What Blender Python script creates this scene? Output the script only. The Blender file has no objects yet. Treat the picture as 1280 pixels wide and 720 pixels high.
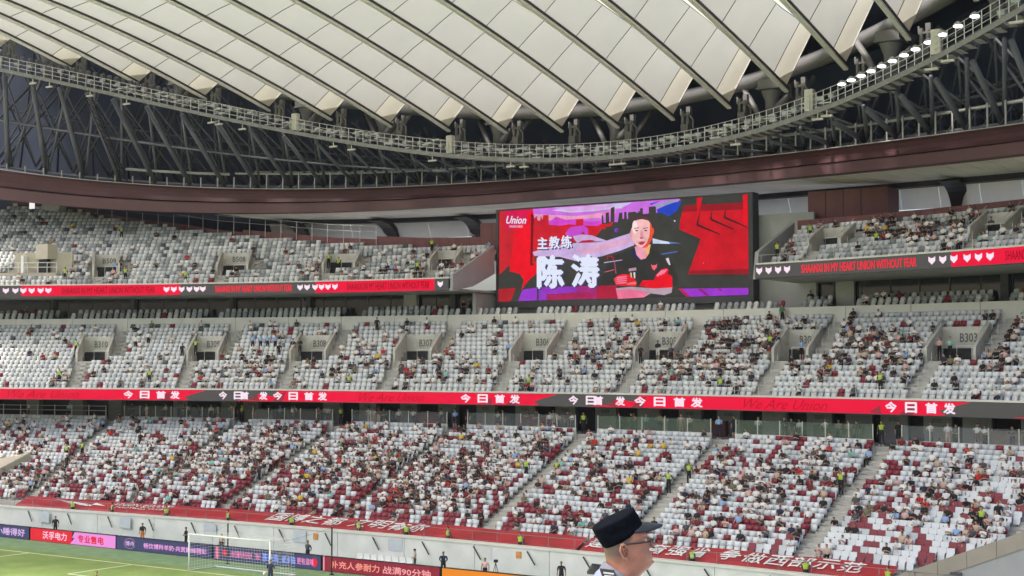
import bpy, bmesh, math, random
import numpy as np
from mathutils import Vector, Matrix
SC = bpy.context.scene
COL = SC.collection
RNG = random.Random(7)
NR = np.random.RandomState(7)
PI = math.pi

# ------------------------------------------------------------------ camera
# x runs along the goal line, y behind the goal (into the stand), z up from the pitch
CAM = Vector((69.3, -69.0, 13.9))
TH = math.atan2(.563, .827)
TILT = math.atan(92/1850.)
cam = bpy.data.cameras.new('camera')
cam.sensor_width = 36
cam.lens = 36*1850/1280.
cam.clip_start = .2
cam.clip_end = 2000
cam_ob = bpy.data.objects.new('camera', cam)
COL.objects.link(cam_ob)
cam_ob.location = CAM
cam_ob.rotation_euler = (PI/2+TILT, 0, TH)
SC.camera = cam_ob
FWD = Vector((-math.sin(TH), math.cos(TH), 0))
RGT = Vector((math.cos(TH), math.sin(TH), 0))

# ------------------------------------------------------------------ daylight
SUN_EL, SUN_AZ = math.radians(58), math.radians(215)     # soft light over the open roof, from behind the camera
w = bpy.data.worlds.new('World')
SC.world = w
w.use_nodes = True
nt = w.node_tree
nt.nodes.clear()
sky = nt.nodes.new('ShaderNodeTexSky')
sky.sky_type = 'NISHITA'
sky.sun_disc = False
sky.sun_elevation = SUN_EL
sky.sun_rotation = SUN_AZ
sky.air_density = 1.0
sky.dust_density = 5.0
sky.ozone_density = 1.0
bgn = nt.nodes.new('ShaderNodeBackground')
bgn.inputs[1].default_value = .135
out = nt.nodes.new('ShaderNodeOutputWorld')
nt.links.new(sky.outputs[0], bgn.inputs[0])
nt.links.new(bgn.outputs[0], out.inputs[0])
sl = bpy.data.lights.new('sun', 'SUN')
sl.energy = 2.6
sl.angle = math.radians(12)
sl.color = (1, .96, .9)
so = bpy.data.objects.new('sun', sl)
COL.objects.link(so)
sd = Vector((math.sin(SUN_AZ)*math.cos(SUN_EL), math.cos(SUN_AZ)*math.cos(SUN_EL), math.sin(SUN_EL)))
so.rotation_euler = sd.to_track_quat('Z', 'Y').to_euler()
SC.view_settings.view_transform = 'Standard'
SC.view_settings.look = 'None'
SC.view_settings.exposure = 1.32
SC.view_settings.gamma = 1
SC.cycles.max_bounces = 6
SC.cycles.diffuse_bounces = 3
SC.cycles.glossy_bounces = 2
SC.cycles.transmission_bounces = 4
SC.cycles.transparent_max_bounces = 8
SC.cycles.use_denoising = True

# ------------------------------------------------------------------ materials
def lin(c):
    return tuple(((x/255.)/12.92 if x/255. <= .04045 else ((x/255.+.055)/1.055)**2.4) for x in c)
MATS = {}
def mat(name, col, rough=.6, metal=0., noise=.12, scale=3., emit=0., spec=.4, trans=0.):
    if name in MATS:
        return MATS[name]
    m = bpy.data.materials.new(name)
    m.use_nodes = True
    t = m.node_tree
    b = t.nodes['Principled BSDF']
    b.inputs['Roughness'].default_value = rough
    b.inputs['Metallic'].default_value = metal
    b.inputs['Specular IOR Level'].default_value = spec
    b.inputs['Base Color'].default_value = (*col, 1)
    if noise:
        tc = t.nodes.new('ShaderNodeTexCoord')
        n = t.nodes.new('ShaderNodeTexNoise')
        n.inputs['Scale'].default_value = scale
        n.inputs['Detail'].default_value = 4
        mp = t.nodes.new('ShaderNodeMapRange')
        mp.inputs[1].default_value = .3
        mp.inputs[2].default_value = .7
        mp.inputs[3].default_value = 1-noise
        mp.inputs[4].default_value = 1+noise
        mx = t.nodes.new('ShaderNodeVectorMath')
        mx.operation = 'SCALE'
        mx.inputs[0].default_value = col
        t.links.new(tc.outputs['Object'], n.inputs['Vector'])
        t.links.new(n.outputs['Fac'], mp.inputs[0])
        t.links.new(mp.outputs[0], mx.inputs['Scale'])
        t.links.new(mx.outputs[0], b.inputs['Base Color'])
    if emit:
        b.inputs['Emission Color'].default_value = (*col, 1)
        b.inputs['Emission Strength'].default_value = emit
        b.inputs['Base Color'].default_value = (.008, .008, .008, 1)
        for l in list(t.links):
            if l.to_socket == b.inputs['Base Color']:
                t.links.remove(l)
    if trans:
        o = [n for n in t.nodes if n.type == 'OUTPUT_MATERIAL'][0]
        tr = t.nodes.new('ShaderNodeBsdfTranslucent')
        tr.inputs[0].default_value = (*[min(1, c*1.05) for c in col], 1)
        mi = t.nodes.new('ShaderNodeMixShader')
        mi.inputs[0].default_value = trans
        t.links.new(b.outputs[0], mi.inputs[1])
        t.links.new(tr.outputs[0], mi.inputs[2])
        t.links.new(mi.outputs[0], o.inputs[0])
    MATS[name] = m
    return m
LEDGAIN = .40
def led_screen(c):
    n = 'screen_%02x%02x%02x' % tuple(int(v) for v in c)
    if n in MATS: return MATS[n]
    m = mat(n, lin(c), rough=.6, noise=0, emit=LEDGAIN, spec=.03)
    t = m.node_tree; tc = t.nodes.new('ShaderNodeTexCoord'); a = t.nodes.new('ShaderNodeTexNoise'); a.inputs['Scale'].default_value = .55; a.inputs['Detail'].default_value = 9; a.inputs['Roughness'].default_value = .75
    mp = t.nodes.new('ShaderNodeMapRange'); mp.inputs[1].default_value = .25; mp.inputs[2].default_value = .75; mp.inputs[3].default_value = LEDGAIN*.62; mp.inputs[4].default_value = LEDGAIN*1.3
    t.links.new(tc.outputs['Object'], a.inputs['Vector']); t.links.new(a.outputs['Fac'], mp.inputs[0]); t.links.new(mp.outputs[0], t.nodes['Principled BSDF'].inputs['Emission Strength'])
    return m
def led(c):
    n = 'led_%02x%02x%02x' % tuple(int(v) for v in c)
    return mat(n, lin(c), rough=.6, noise=0, emit=LEDGAIN, spec=.03)
def glass(name, col, alpha, rough=.05):
    if name in MATS:
        return MATS[name]
    m = bpy.data.materials.new(name)
    m.use_nodes = True
    t = m.node_tree
    b = t.nodes['Principled BSDF']
    b.inputs['Base Color'].default_value = (*col, 1)
    b.inputs['Roughness'].default_value = rough
    b.inputs['Alpha'].default_value = alpha
    b.inputs['Specular IOR Level'].default_value = .5
    MATS[name] = m
    return m

M_CONC = mat('concrete_stand', (.46, .445, .41), .85, noise=.12, scale=.8)
M_CONC2 = mat('concrete_pale', (.68, .655, .60), .8, noise=.07, scale=.6)
M_STEP = mat('concrete_step', (.52, .50, .45), .85, noise=.15, scale=1.5)
M_WALLP = mat('painted_wall', (.70, .69, .66), .7, noise=.10, scale=.7)
M_CREAM = mat('cream_render', (.50, .455, .37), .8, noise=.08, scale=1.)
M_GREYW = mat('grey_panel', (.36, .355, .35), .6, noise=.06, scale=.7)
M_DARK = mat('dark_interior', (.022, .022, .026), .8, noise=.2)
M_DARKG = mat('dark_grey_wall', (.075, .075, .08), .7, noise=.15)
M_NAVY = mat('navy_cladding_and_shade', (.040, .054, .092), .7, noise=.25, scale=.3)
M_TUBE = mat('grey_steel_tube', (.125, .13, .155), .5, noise=.12, scale=.7)
M_TUBE2 = mat('light_steel', (.36, .355, .34), .45, noise=.1, scale=1.)
M_TUBE3 = mat('dark_steel', (.07, .072, .085), .6, noise=.15)
M_PIPE = mat('ring_pipe_paint', (.125, .122, .12), .55, noise=.12, scale=.5)
M_TUBE4 = mat('blue_grey_steel', (.10, .105, .125), .6, noise=.15)
M_RAIL = mat('rail_metal', (.56, .555, .54), .35, metal=.3, noise=.05)
M_BLACK = mat('black_plastic', (.012, .012, .014), .5, noise=0)
M_MAROON = mat('maroon_cladding', (.070, .024, .028), .6, noise=.12, scale=.35)
M_MAROON2 = mat('maroon_lip', (.105, .050, .055), .6, noise=.1, scale=.35)
M_REDWALL = mat('red_brown_panel', (.155, .052, .052), .55, noise=.12, scale=.8)
M_SOFFIT = mat('soffit_board', (.80, .74, .66), .6, noise=.15, scale=.25)
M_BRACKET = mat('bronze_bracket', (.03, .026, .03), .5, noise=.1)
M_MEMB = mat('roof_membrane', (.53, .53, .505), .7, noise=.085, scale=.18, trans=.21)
M_MEMB2 = mat('roof_membrane_lit', (.84, .80, .69), .7, noise=.04, scale=.3, trans=.5)  # paler membrane copy; stronger light on the ridge facets put into its colour
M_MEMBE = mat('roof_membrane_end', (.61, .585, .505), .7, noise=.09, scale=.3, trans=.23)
M_GUSSET = mat('membrane_gusset', (.60, .56, .50), .7, noise=.06, trans=.22)
M_SEAM = mat('membrane_seam', (.13, .125, .115), .7, noise=0)
M_BEAM = mat('valley_beam_metal', (.72, .70, .66), .5, noise=.08)
M_GASK = mat('dark_gasket', (.035, .033, .032), .7, noise=0)
M_BANNER = mat('red_banner_cloth', (.36, .022, .03), .45, noise=.22, scale=.6)
M_WHITEP = mat('white_print', (.78, .77, .76), .6, noise=.03)
M_WHITE = mat('white_paint', (.78, .78, .76), .4, noise=.03)
M_GLASSB = glass('barrier_glass', (.40, .43, .43), .12)
M_GLASSG = glass('green_barrier_glass', (.16, .22, .16), .30)
M_GLASSD = glass('dark_facade_glass', (.02, .024, .03), .86, .08)
M_LAMP = mat('lamp_lens', (1, 1, 1), noise=0, emit=2.)
M_LAMPOFF = mat('lamp_housing', (.36, .37, .38), .35, metal=.3, noise=.08)
M_LAMPG = mat('lamp_glass_off', (.55, .60, .66), .15, noise=0)
M_BOX = mat('beige_cabinet', (.55, .53, .46), .5, noise=.05)
M_SKIN = [mat('skin_fair', (.50, .27, .19), .5, noise=.08, scale=9), mat('skin_tan', (.36, .19, .125), .5, noise=.08, scale=9)]
M_HAIR = mat('black_hair', (.012, .010, .010), .6, noise=0)

# ------------------------------------------------------------------ mesh helpers
class MB:
    def __init__(s):
        s.v = []; s.f = []; s.m = []
    def add(s, vs, fs, mi=0):
        o = len(s.v)
        s.v.extend(tuple(v) for v in vs)
        for f in fs:
            s.f.append(tuple(i+o for i in f)); s.m.append(mi)
        return s
    def box(s, a, b, mi=0):
        (x0, y0, z0), (x1, y1, z1) = a, b
        return s.add([(x0,y0,z0),(x1,y0,z0),(x1,y1,z0),(x0,y1,z0),(x0,y0,z1),(x1,y0,z1),(x1,y1,z1),(x0,y1,z1)],
                     [(3,2,1,0),(4,5,6,7),(0,1,5,4),(1,2,6,5),(2,3,7,6),(3,0,4,7)], mi)
    def obox(s, c, ux, uy, uz, mi=0):     # centre and three half vectors
        c, ux, uy, uz = map(Vector, (c, ux, uy, uz))
        vs = [c+ux*a+uy*b+uz*d for d in (-1, 1) for a, b in ((-1,-1),(1,-1),(1,1),(-1,1))]
        return s.add(vs, [(3,2,1,0),(4,5,6,7),(0,1,5,4),(1,2,6,5),(2,3,7,6),(3,0,4,7)], mi)
    def tube(s, pts, r, n=6, mi=0, cap=True):
        pts = [Vector(p) for p in pts]
        rs = r if isinstance(r, (list, tuple)) else [r]*len(pts)
        vs = []
        for i, p in enumerate(pts):
            d = (pts[min(i+1, len(pts)-1)]-pts[max(i-1, 0)])
            d = d.normalized() if d.length > 1e-9 else Vector((0,0,1))
            up = Vector((0,0,1)) if abs(d.z) < .95 else Vector((1,0,0))
            a = d.cross(up).normalized(); b = a.cross(d)
            for k in range(n):
                t = 2*PI*k/n
                vs.append(p+(a*math.cos(t)+b*math.sin(t))*rs[i])
        fs = []
        for i in range(len(pts)-1):
            for k in range(n):
                k2 = (k+1) % n
                fs.append((i*n+k, i*n+k2, (i+1)*n+k2, (i+1)*n+k))
        if cap:
            fs.append(tuple(range(n-1, -1, -1)))
            fs.append(tuple((len(pts)-1)*n+k for k in range(n)))
        return s.add(vs, fs, mi)
    def prism(s, poly, ext, mi=0):        # polygon of 3-D points pushed along ext
        ext = Vector(ext)
        n = len(poly)
        vs = [Vector(p) for p in poly]+[Vector(p)+ext for p in poly]
        fs = [tuple(range(n)), tuple(range(2*n-1, n-1, -1))]
        fs += [(i, i+n, (i+1) % n+n, (i+1) % n) for i in range(n)]
        return s.add(vs, fs, mi)
    def sweep(s, rings, closed=True, mi=0):
        n = len(rings[0]); vs = [p for r in rings for p in r]; fs = []
        for i in range(len(rings)-1):
            for k in range(n if closed else n-1):
                k2 = (k+1) % n
                fs.append((i*n+k, (i+1)*n+k, (i+1)*n+k2, i*n+k2))
        if closed:
            fs.append(tuple(range(n))); fs.append(tuple((len(rings)-1)*n+k for k in range(n-1, -1, -1)))
        return s.add(vs, fs, mi)
    def mesh(s, name, mats, smooth=False):
        me = bpy.data.meshes.new(name)
        me.from_pydata([tuple(v) for v in s.v], [], s.f)
        for m in (mats if isinstance(mats, (list, tuple)) else [mats]):
            me.materials.append(m)
        if max(s.m, default=0) > 0:
            me.polygons.foreach_set('material_index', s.m)
        if smooth:
            me.polygons.foreach_set('use_smooth', [True]*len(me.polygons))
        me.update()
        return me
    def build(s, name, mats, parent=None, smooth=False, fix=True, **tags):
        me = s.mesh(name, mats, smooth)
        if fix:
            bm = bmesh.new(); bm.from_mesh(me); bmesh.ops.recalc_face_normals(bm, faces=bm.faces); bm.to_mesh(me); bm.free()
        return link(name, me, parent, **tags)
def link(name, me, parent=None, label=None, cat=None, group=None, kind=None, loc=None, rz=None):
    o = bpy.data.objects.new(name, me)
    COL.objects.link(o)
    if parent: o.parent = parent
    if label: o['label'] = label
    if cat: o['category'] = cat
    if group: o['group'] = group
    if kind: o['kind'] = kind
    if loc is not None: o.location = loc
    if rz is not None: o.rotation_euler = (0, 0, rz)
    return o
def thing(name, label, cat, loc=(0,0,0), rz=0, group=None):
    return link(name, None, None, label, cat, group, None, loc, rz)

_txt = {}
def text2d(body, bold=.0, shear=0.):
    """flat glyph polygons: (verts Nx2 with height about 1, faces)"""
    k = (body, bold, shear)
    if k in _txt: return _txt[k]
    cu = bpy.data.curves.new('lettering', 'FONT')
    cu.body = body; cu.resolution_u = 2; cu.offset = bold; cu.shear = shear
    o = bpy.data.objects.new('lettering', cu)
    COL.objects.link(o)
    dg = bpy.context.evaluated_depsgraph_get()
    me = bpy.data.meshes.new_from_object(o.evaluated_get(dg))
    v = np.array([p.co[:2] for p in me.vertices]); f = [tuple(p.vertices) for p in me.polygons]
    bpy.data.objects.remove(o); bpy.data.curves.remove(cu); bpy.data.meshes.remove(me)
    _txt[k] = (v, f)
    return _txt[k]
def put_text(mb, body, x0, x1, y0, y1, fn, mi=0, bold=.0, shear=0., up=(0, -.003, 0)):
    """fit the text into the rectangle x0..x1, y0..y1 and map it with fn(x, y); weight comes from shifted copies"""
    v, f = text2d(body, 0., shear)
    lo, hi = v.min(0), v.max(0)
    q = (v-lo)/(hi-lo)
    fat = max(0., bold)*(y1-y0)*1.1
    fx = fat*(1 if x1 > x0 else -1)
    sh = [(0,0)] if fat == 0 else [(0,0),(fx,0),(-fx,0),(0,fat),(0,-fat)]
    for i, (dx, dy) in enumerate(sh):
        mb.add([tuple(c+i*u for c, u in zip(fn(x0+fat+(x1-x0-2*fat)*a+dx, y0+fat+(y1-y0-2*fat)*b+dy), up)) for a, b in q], f, mi)

# bulk meshes: thousands of alike pieces joined in one
def bulk(name, protos, items, mats, **tags):
    """protos: list of (verts Nx3, faces, face material keys); items: (proto index, (x,y,z), rz, {key: material index})"""
    V = []; LS = []; LI = []; MI = []; off = 0
    pre = []
    for v, f, m in protos:
        tot = np.array([len(x) for x in f]); idx = np.array([i for x in f for i in x])
        pre.append((np.asarray(v, float), tot, idx, m))
    for pi, loc, rz, mp, sc in items:
        v, tot, idx, m = pre[pi]
        c, s = math.cos(rz), math.sin(rz)
        q = v*sc
        V.append(np.stack([q[:,0]*c-q[:,1]*s+loc[0], q[:,0]*s+q[:,1]*c+loc[1], q[:,2]+loc[2]], 1))
        LS.append(tot); LI.append(idx+off); off += len(v)
        MI.append(np.array([mp[k] for k in m]))
    V = np.concatenate(V); LS = np.concatenate(LS); LI = np.concatenate(LI); MI = np.concatenate(MI)
    me = bpy.data.meshes.new(name)
    me.vertices.add(len(V)); me.vertices.foreach_set('co', V.ravel())
    me.loops.add(len(LI)); me.loops.foreach_set('vertex_index', LI.astype(np.int32))
    me.polygons.add(len(LS))
    st = np.concatenate([[0], np.cumsum(LS)[:-1]])
    me.polygons.foreach_set('loop_start', st.astype(np.int32))
    me.polygons.foreach_set('loop_total', LS.astype(np.int32))
    for m in mats: me.materials.append(m)
    me.polygons.foreach_set('material_index', MI.astype(np.int32))
    me.update(calc_edges=True); me.validate()
    return link(name, me, **tags)

# value noise for seat colours and crowd clumps
_ng = NR.rand(64, 64)
def vn(x, y):
    xi, yi = math.floor(x), math.floor(y); fx, fy = x-xi, y-yi
    g = lambda a, b: _ng[a % 64, b % 64]
    fx = fx*fx*(3-2*fx); fy = fy*fy*(3-2*fy)
    return (g(xi,yi)*(1-fx)+g(xi+1,yi)*fx)*(1-fy)+(g(xi,yi+1)*(1-fx)+g(xi+1,yi+1)*fx)*fy

# ------------------------------------------------------------------ plan curves of the bowl (metres behind the goal line)
P = lambda *c: (lambda s: float(np.polyval(c, s)))
Dw = P(-0.0015672, 0.0075992, 10.927)          # pitch-side wall
Dlb = P(-0.0025985, -0.016175, 28.319)         # back of the lower tier
Dl = P(-0.0039132, 0.051962, 27.336)           # lower ribbon board = front of the middle tier
Du = P(-0.005141, 0.014402, 35.845)            # upper ribbon board = front of the upper tier
Dp = lambda s: Dl(s)+12.9                      # parapet behind the middle tier
TIP = np.array([(-48,25.61,42.88),(-42,29.49,41.26),(-36,32.68,39.94),(-30,34.45,38.35),(-24,36.78,37.18),(-18,38.67,36.2),(-12,39.67,35.49),
 (-6,40.33,34.82),(0,40.43,34.3),(6,39.9,34.18),(12,38.48,34.18),(18,36.59,34.24),(24,34.1,34.69),(30,30.49,35.04),(36,27.02,35.67)])
_a = np.polyfit(TIP[:,0], TIP[:,1], 3); _b = np.polyfit(TIP[:,0], TIP[:,2], 3)
Dt = lambda s: float(np.polyval(_a, s))
Zt = lambda s: float(np.polyval(_b, s))
Df = lambda s: Dt(s)+5
_fs = [-57.1,-48.4,-39.2,-28.2,-19.2,-7.,2.7,10.1,17.7,24.8,34.8,43.9]
_c = np.polyfit(_fs, [30.27,29.28,28.7,28.68,28.82,28.87,28.84,28.91,28.62,28.38,27.72,26.93], 4)
_d = np.polyfit(_fs, [33.19,32.19,31.11,30.94,30.92,30.9,30.78,30.85,30.59,30.31,29.69,28.84], 4)
Zfb = lambda s: float(np.polyval(_c, s))
Zft = lambda s: float(np.polyval(_d, s))
_gs = [-52.7,-44,-34.8,-25.06,-14.8,-4.1,6.8,17.8,23.1,28.3,38,46.5]
_e = np.polyfit(_gs, [43.81,41.5,38.92,36.75,34.75,33.32,32.58,32.17,32.67,33.47,34.68,35.35], 4)
Zg = lambda s: float(np.polyval(_e, max(-62, min(54, s))))
Dg = lambda s: Dt(s)-1.5
def slope(D, s): return (D(s+.05)-D(s-.05))/.1
def ang(D, s): return math.atan(slope(D, s))
S0, S1 = -66., 54.
def srange(a=S0, b=S1, st=2.):
    n = max(2, int(round((b-a)/st))+1)
    return list(np.linspace(a, b, n))
def depth(p): return (Vector(p)-CAM).dot(FWD)
def strip(mb, D, prof, a=S0, b=S1, st=2., closed=True, mi=0):
    """sweep a profile [(offset behind D, z)] along the plan curve"""
    prof = prof if callable(prof) else (lambda s, q=prof: q)
    mb.sweep([[(s, D(s)+o, z) for o, z in prof(s)] for s in srange(a, b, st)], closed, mi)
    return mb

# ------------------------------------------------------------------ ground
GY = .9                                        # goal line
mg = bpy.data.materials.new('pitch_grass'); mg.use_nodes = True
t = mg.node_tree; bs = t.nodes['Principled BSDF']; bs.inputs['Roughness'].default_value = .9; bs.inputs['Specular IOR Level'].default_value = .1
tc = t.nodes.new('ShaderNodeTexCoord'); n1 = t.nodes.new('ShaderNodeTexNoise'); n1.inputs['Scale'].default_value = .35; n1.inputs['Detail'].default_value = 8
n2 = t.nodes.new('ShaderNodeTexNoise'); n2.inputs['Scale'].default_value = 6.; n2.inputs['Detail'].default_value = 5
mxn = t.nodes.new('ShaderNodeMath'); mxn.operation = 'MULTIPLY_ADD'; mxn.inputs[1].default_value = .4
cr = t.nodes.new('ShaderNodeValToRGB')
cr.color_ramp.elements[0].position = .48; cr.color_ramp.elements[0].color = (.150, .240, .066, 1)
cr.color_ramp.elements[1].position = .88; cr.color_ramp.elements[1].color = (.255, .330, .110, 1)
t.links.new(tc.outputs['Object'], n1.inputs['Vector']); t.links.new(tc.outputs['Object'], n2.inputs['Vector'])
t.links.new(n2.outputs['Fac'], mxn.inputs[0]); t.links.new(n1.outputs['Fac'], mxn.inputs[2]); t.links.new(mxn.outputs[0], cr.inputs[0]); t.links.new(cr.outputs[0], bs.inputs['Base Color'])
M_TURF = mat('runoff_turf', (.20, .31, .165), .9, noise=.14, scale=1.2, spec=.1)
M_LINE = mat('line_paint', (.74, .77, .62), .8, noise=.1, scale=5)
MB().add([(-105,-138,-.02),(85,-138,-.02),(85,80,-.02),(-105,80,-.02)], [(0,1,2,3)]).build('ground', M_CONC, kind='structure')
MB().add([(-48,-125,0),(48,-125,0),(48,30,0),(-48,30,0)], [(0,1,2,3)]).build('runoff_turf', M_TURF, kind='structure')
MB().add([(-35.4,-110,.004),(35.4,-110,.004),(35.4,GY+1.1,.004),(-35.4,GY+1.1,.004)], [(0,1,2,3)]).build('pitch', mg, kind='structure')
lm = MB()
def pline(x0, y0, x1, y1, z=.008): lm.add([(x0,y0,z),(x1,y0,z),(x1,y1,z),(x0,y1,z)], [(0,1,2,3)])
pline(-34, GY-.07, 34, GY+.07)
pline(-34, -104, -33.86, GY-.07); pline(33.86, -104, 34, GY-.07)
for hx, dy in ((9.16, 5.5), (20.16, 16.5)):
    pline(-hx-.67, GY-dy, -hx-.53, GY-.07); pline(hx-.67, GY-dy, hx-.53, GY-.07)
    pline(-hx-.53, GY-dy, hx-.67, GY-dy+.14)
lm.build('pitch_lines', M_LINE, kind='structure')

# ------------------------------------------------------------------ lower tier
NL, NM = 22, 15
lowD = lambda k: (lambda s: Dw(s)+2.6+(Dlb(s)-.25-Dw(s)-2.6)*k/NL)
lowZ = lambda k: 2.2+.2727*k
midD = lambda k: (lambda s: Dl(s)+.9+.8*k)
midZ = lambda k: 11.2+.393*k
upD = lambda k: (lambda s: Du(s)+.9+.8*k)
upZ = lambda k: 21.0+.40*k
_us = [-66,-64,-59,-55.6,-52,-48,-45,-41.7,-36,-27,-16.5,-8,20,60]
_un = [23.5,23,22,19.6,18,16.6,15.5,14,12.4,9.9,8,7.4,7.2,7.2]
def upN(s): return float(np.interp(s, _us, _un))

lower = thing('grandstand', 'lower tier of concrete rows behind the pitch wall, with stairs and a walkway', 'grandstand')
def terrace(D, Z, n, back, zb, front=None, st=2.):
    def prof(s):
        q = []
        if front: q += front(s)
        for k in range(n):
            o = D(k)(s)-D(0)(s)
            q += [(o, Z(k)-(.02 if k else 0)), ] if k == 0 else [(o, Z(k-1)), (o, Z(k))]
        q += [(back(s)-D(0)(s), Z(n-1)), (back(s)-D(0)(s), zb), ]
        q += [(0 if not front else front(s)[0][0], zb)]
        return q
    return prof
tm = MB(); strip(tm, lowD(0), terrace(lowD, lowZ, NL, lambda s: Dlb(s)-.03, .3), st=3.)
tm.build('terrace', M_CONC, lower)
tm = MB(); strip(tm, Dw, [(.45,.05),(2.55,.05),(2.55,1.1),(.45,1.1)], st=3.)
tm.build('walkway', M_CONC, lower)
# pitch-side wall
wall = thing('perimeter_wall', 'long pale concrete wall between the pitch edge and the front row', 'wall')
seg = srange(S0, S1, 6.1)
for a, b in zip(seg[:-1], seg[1:]):
    m = MB(); strip(m, Dw, [(0,0),(.42,0),(.42,1.9),(0,1.9)], a+.02, b-.02, st=3.)
    m.build('wall_panel', M_WALLP, wall)
m = MB(); strip(m, Dw, [(-.08,1.903),(.50,1.903),(.50,2.04),(-.08,2.04)], st=3.); m.build('coping', M_CONC2, wall)
m = MB()
for s in np.arange(-50, 46, 2.05):
    m.tube([(s, Dw(s)+.42, 2.04), (s, Dw(s)+.42, 2.72)], .022, 5)
m.tube([(s, Dw(s)+.42, 2.70) for s in srange(-52, 46, 2)], .018, 5)
m.build('guard_rail', mat('grey_rail', (.2,.2,.2), .5, noise=0), wall)
for i, s in enumerate(np.arange(-40, 42, 4.35)):
    y = Dw(s)
    m = MB(); m.tube([(s-.25, y-.07, 1.75), (s+.45, y-.22, .95)], .045, 6); m.build('stay_bar', M_BLACK, wall)
    if i % 2 == 0:
        m = MB(); m.box((s+1.1, y-.045, .95), (s+2.35, y-.012, 1.78)); m.build('hatch_door', mat('hatch_grey', (.53,.56,.60), .5, noise=.04), wall)
for s in (-2.2, 15.4):
    m = MB(); m.box((s, Dw(s)-.06, 1.25), (s+.42, Dw(s)-.012, 1.68)); m.build('hydrant_box', mat('orange_box', (.62,.26,.08), .5), wall)
# stairs of the lower tier: (s at the bottom, s at the top)
LST = [(-34.6,-39.6),(-23.6,-25.4),(-13.9,-14.4),(-2.0,-2.4),(10.7,10.2),(22.1,22.3),(34.4,35.1),(45.5,48.)]
def lst(i, k): return LST[i][0]+(LST[i][1]-LST[i][0])*k/NL
for i in range(len(LST)):
    m = MB()
    for k in range(NL):
        hw = .34 if i in (1, 2, 3) else .5; s = lst(i, k+.5); y = lowD(k)(s); dy = lowD(k+1)(s)-y
        m.box((s-hw, y+.004, lowZ(k)-.05), (s+hw, y+dy*.5, lowZ(k)+.012))
        m.box((s-hw, y+dy*.5+.002, lowZ(k)-.05), (s+hw, y+dy-.006, lowZ(k)+.14))
    m.build('stairway', M_STEP, lower)
# corner tunnels at both ends of the lower tier
def tunnel(loc, label):
    r = thing('players_tunnel', label, 'tunnel', loc)
    return r
tl = thing('corner_tunnel', 'cream covered tunnel entrance with a sloping side wall at the left corner', 'tunnel entrance')
m = MB(); m.prism([(-46.5,11.2,.9),(-46.5,19.6,5.7),(-46.5,19.6,6.35),(-46.5,11.2,3.6)], (.45,0,0)); m.build('side_wall', M_CREAM, tl); m = MB()
m.prism([(-40.9,9.1,1.0),(-41.6,16.6,4.6),(-41.6,16.6,5.75),(-40.9,9.1,3.15)], (.42,.04,0)); m.build('side_wall', M_CREAM, tl)
m = MB(); m.prism([(-46.0,13.2,4.0),(-41.4,13.2,4.0),(-41.7,17.4,5.5),(-46.0,19.0,5.9)], (0,0,.3)); m.build('roof_slab', M_CREAM, tl)
m = MB(); m.box((-46.0,13.6,1.2),(-41.5,13.9,4.0)); m.build('opening', M_DARKG, tl)
m = MB(); m.tube([(-42.3,12.4,1.6),(-42.3,12.4,3.3)], .05); m.build('post', M_RAIL, tl)
M_TAUPE = mat('taupe_cover', (.33,.285,.235), .8, noise=.1, scale=.8)
tr = thing('corner_tunnel', 'taupe sloping tunnel wall with grey sides at the lower right corner', 'tunnel entrance')
zc_ = lambda s: 2.32+.412*(s-41.)
m = MB(); m.prism([(40.2,9.0,1.2),(53.,9.0,1.2),(53.,9.0,zc_(53.)-.84),(40.2,9.0,max(1.25,zc_(40.2)-.84))], (0,.35,0)); m.build('side_wall', M_GREYW, tr)
for s in np.arange(40.4, 52.6, 1.55):
    m = MB(); m.prism([(s,8.93,zc_(s)-.86),(s+1.53,8.93,zc_(s+1.53)-.86),(s+1.53,8.93,zc_(s+1.53)),(s,8.93,zc_(s))], (0,.5,0)); m.build('coping', M_TAUPE, tr)
m = MB(); m.box((44.2,8.75,.9),(44.75,8.995,zc_(44.4)-.88)); m.build('post', M_DARKG, tr)

# barrier at the back of the lower tier
bar = thing('concourse_barrier', 'low concrete upstand with glass panels and steel posts along the lower concourse', 'barrier')
ENT = [-25.2,-14.4,-2.4,10.2,22.3,35.1]
edges = [-38.6]+[e for x in ENT for e in (x-1.0, x+1.0)]+[S1]
spans = [(S0, -40.6)]+[(edges[i], edges[i+1]) for i in range(0, len(edges), 2)]
for i, (a, b) in enumerate(spans):
    m = MB(); strip(m, Dlb, [(0,7.4),(.16,7.4),(.16,8.82),(0,8.82)], a, b, st=2.); m.build('upstand', M_CONC2, bar)
    n = max(1, int(round((b-a)/1.9))); q = np.linspace(a+.05, b-.05, n+1)
    if i == 0:
        m = MB()
        for z in (9.3, 9.72): m.tube([(s, Dlb(s)+.08, z) for s in q], .028, 5)
        m.build('rail', M_RAIL, bar)
    for s in q:
        m = MB(); m.box((s-.03, Dlb(s)+.05, 8.82), (s+.03, Dlb(s)+.11, 9.82)); m.build('post', M_RAIL, bar)
    if i:
        gm = M_GLASSG if i in (5, 6) else M_GLASSB
        for s, e in zip(q[:-1], q[1:]):
            m = MB(); m.prism([(s+.05, Dlb(s+.05)+.075, 8.86),(e-.05, Dlb(e-.05)+.075, 8.86),(e-.05, Dlb(e-.05)+.075, 9.78),(s+.05, Dlb(s+.05)+.075, 9.78)], (0,.014,0)); m.build('glass_panel', gm, bar)
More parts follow.
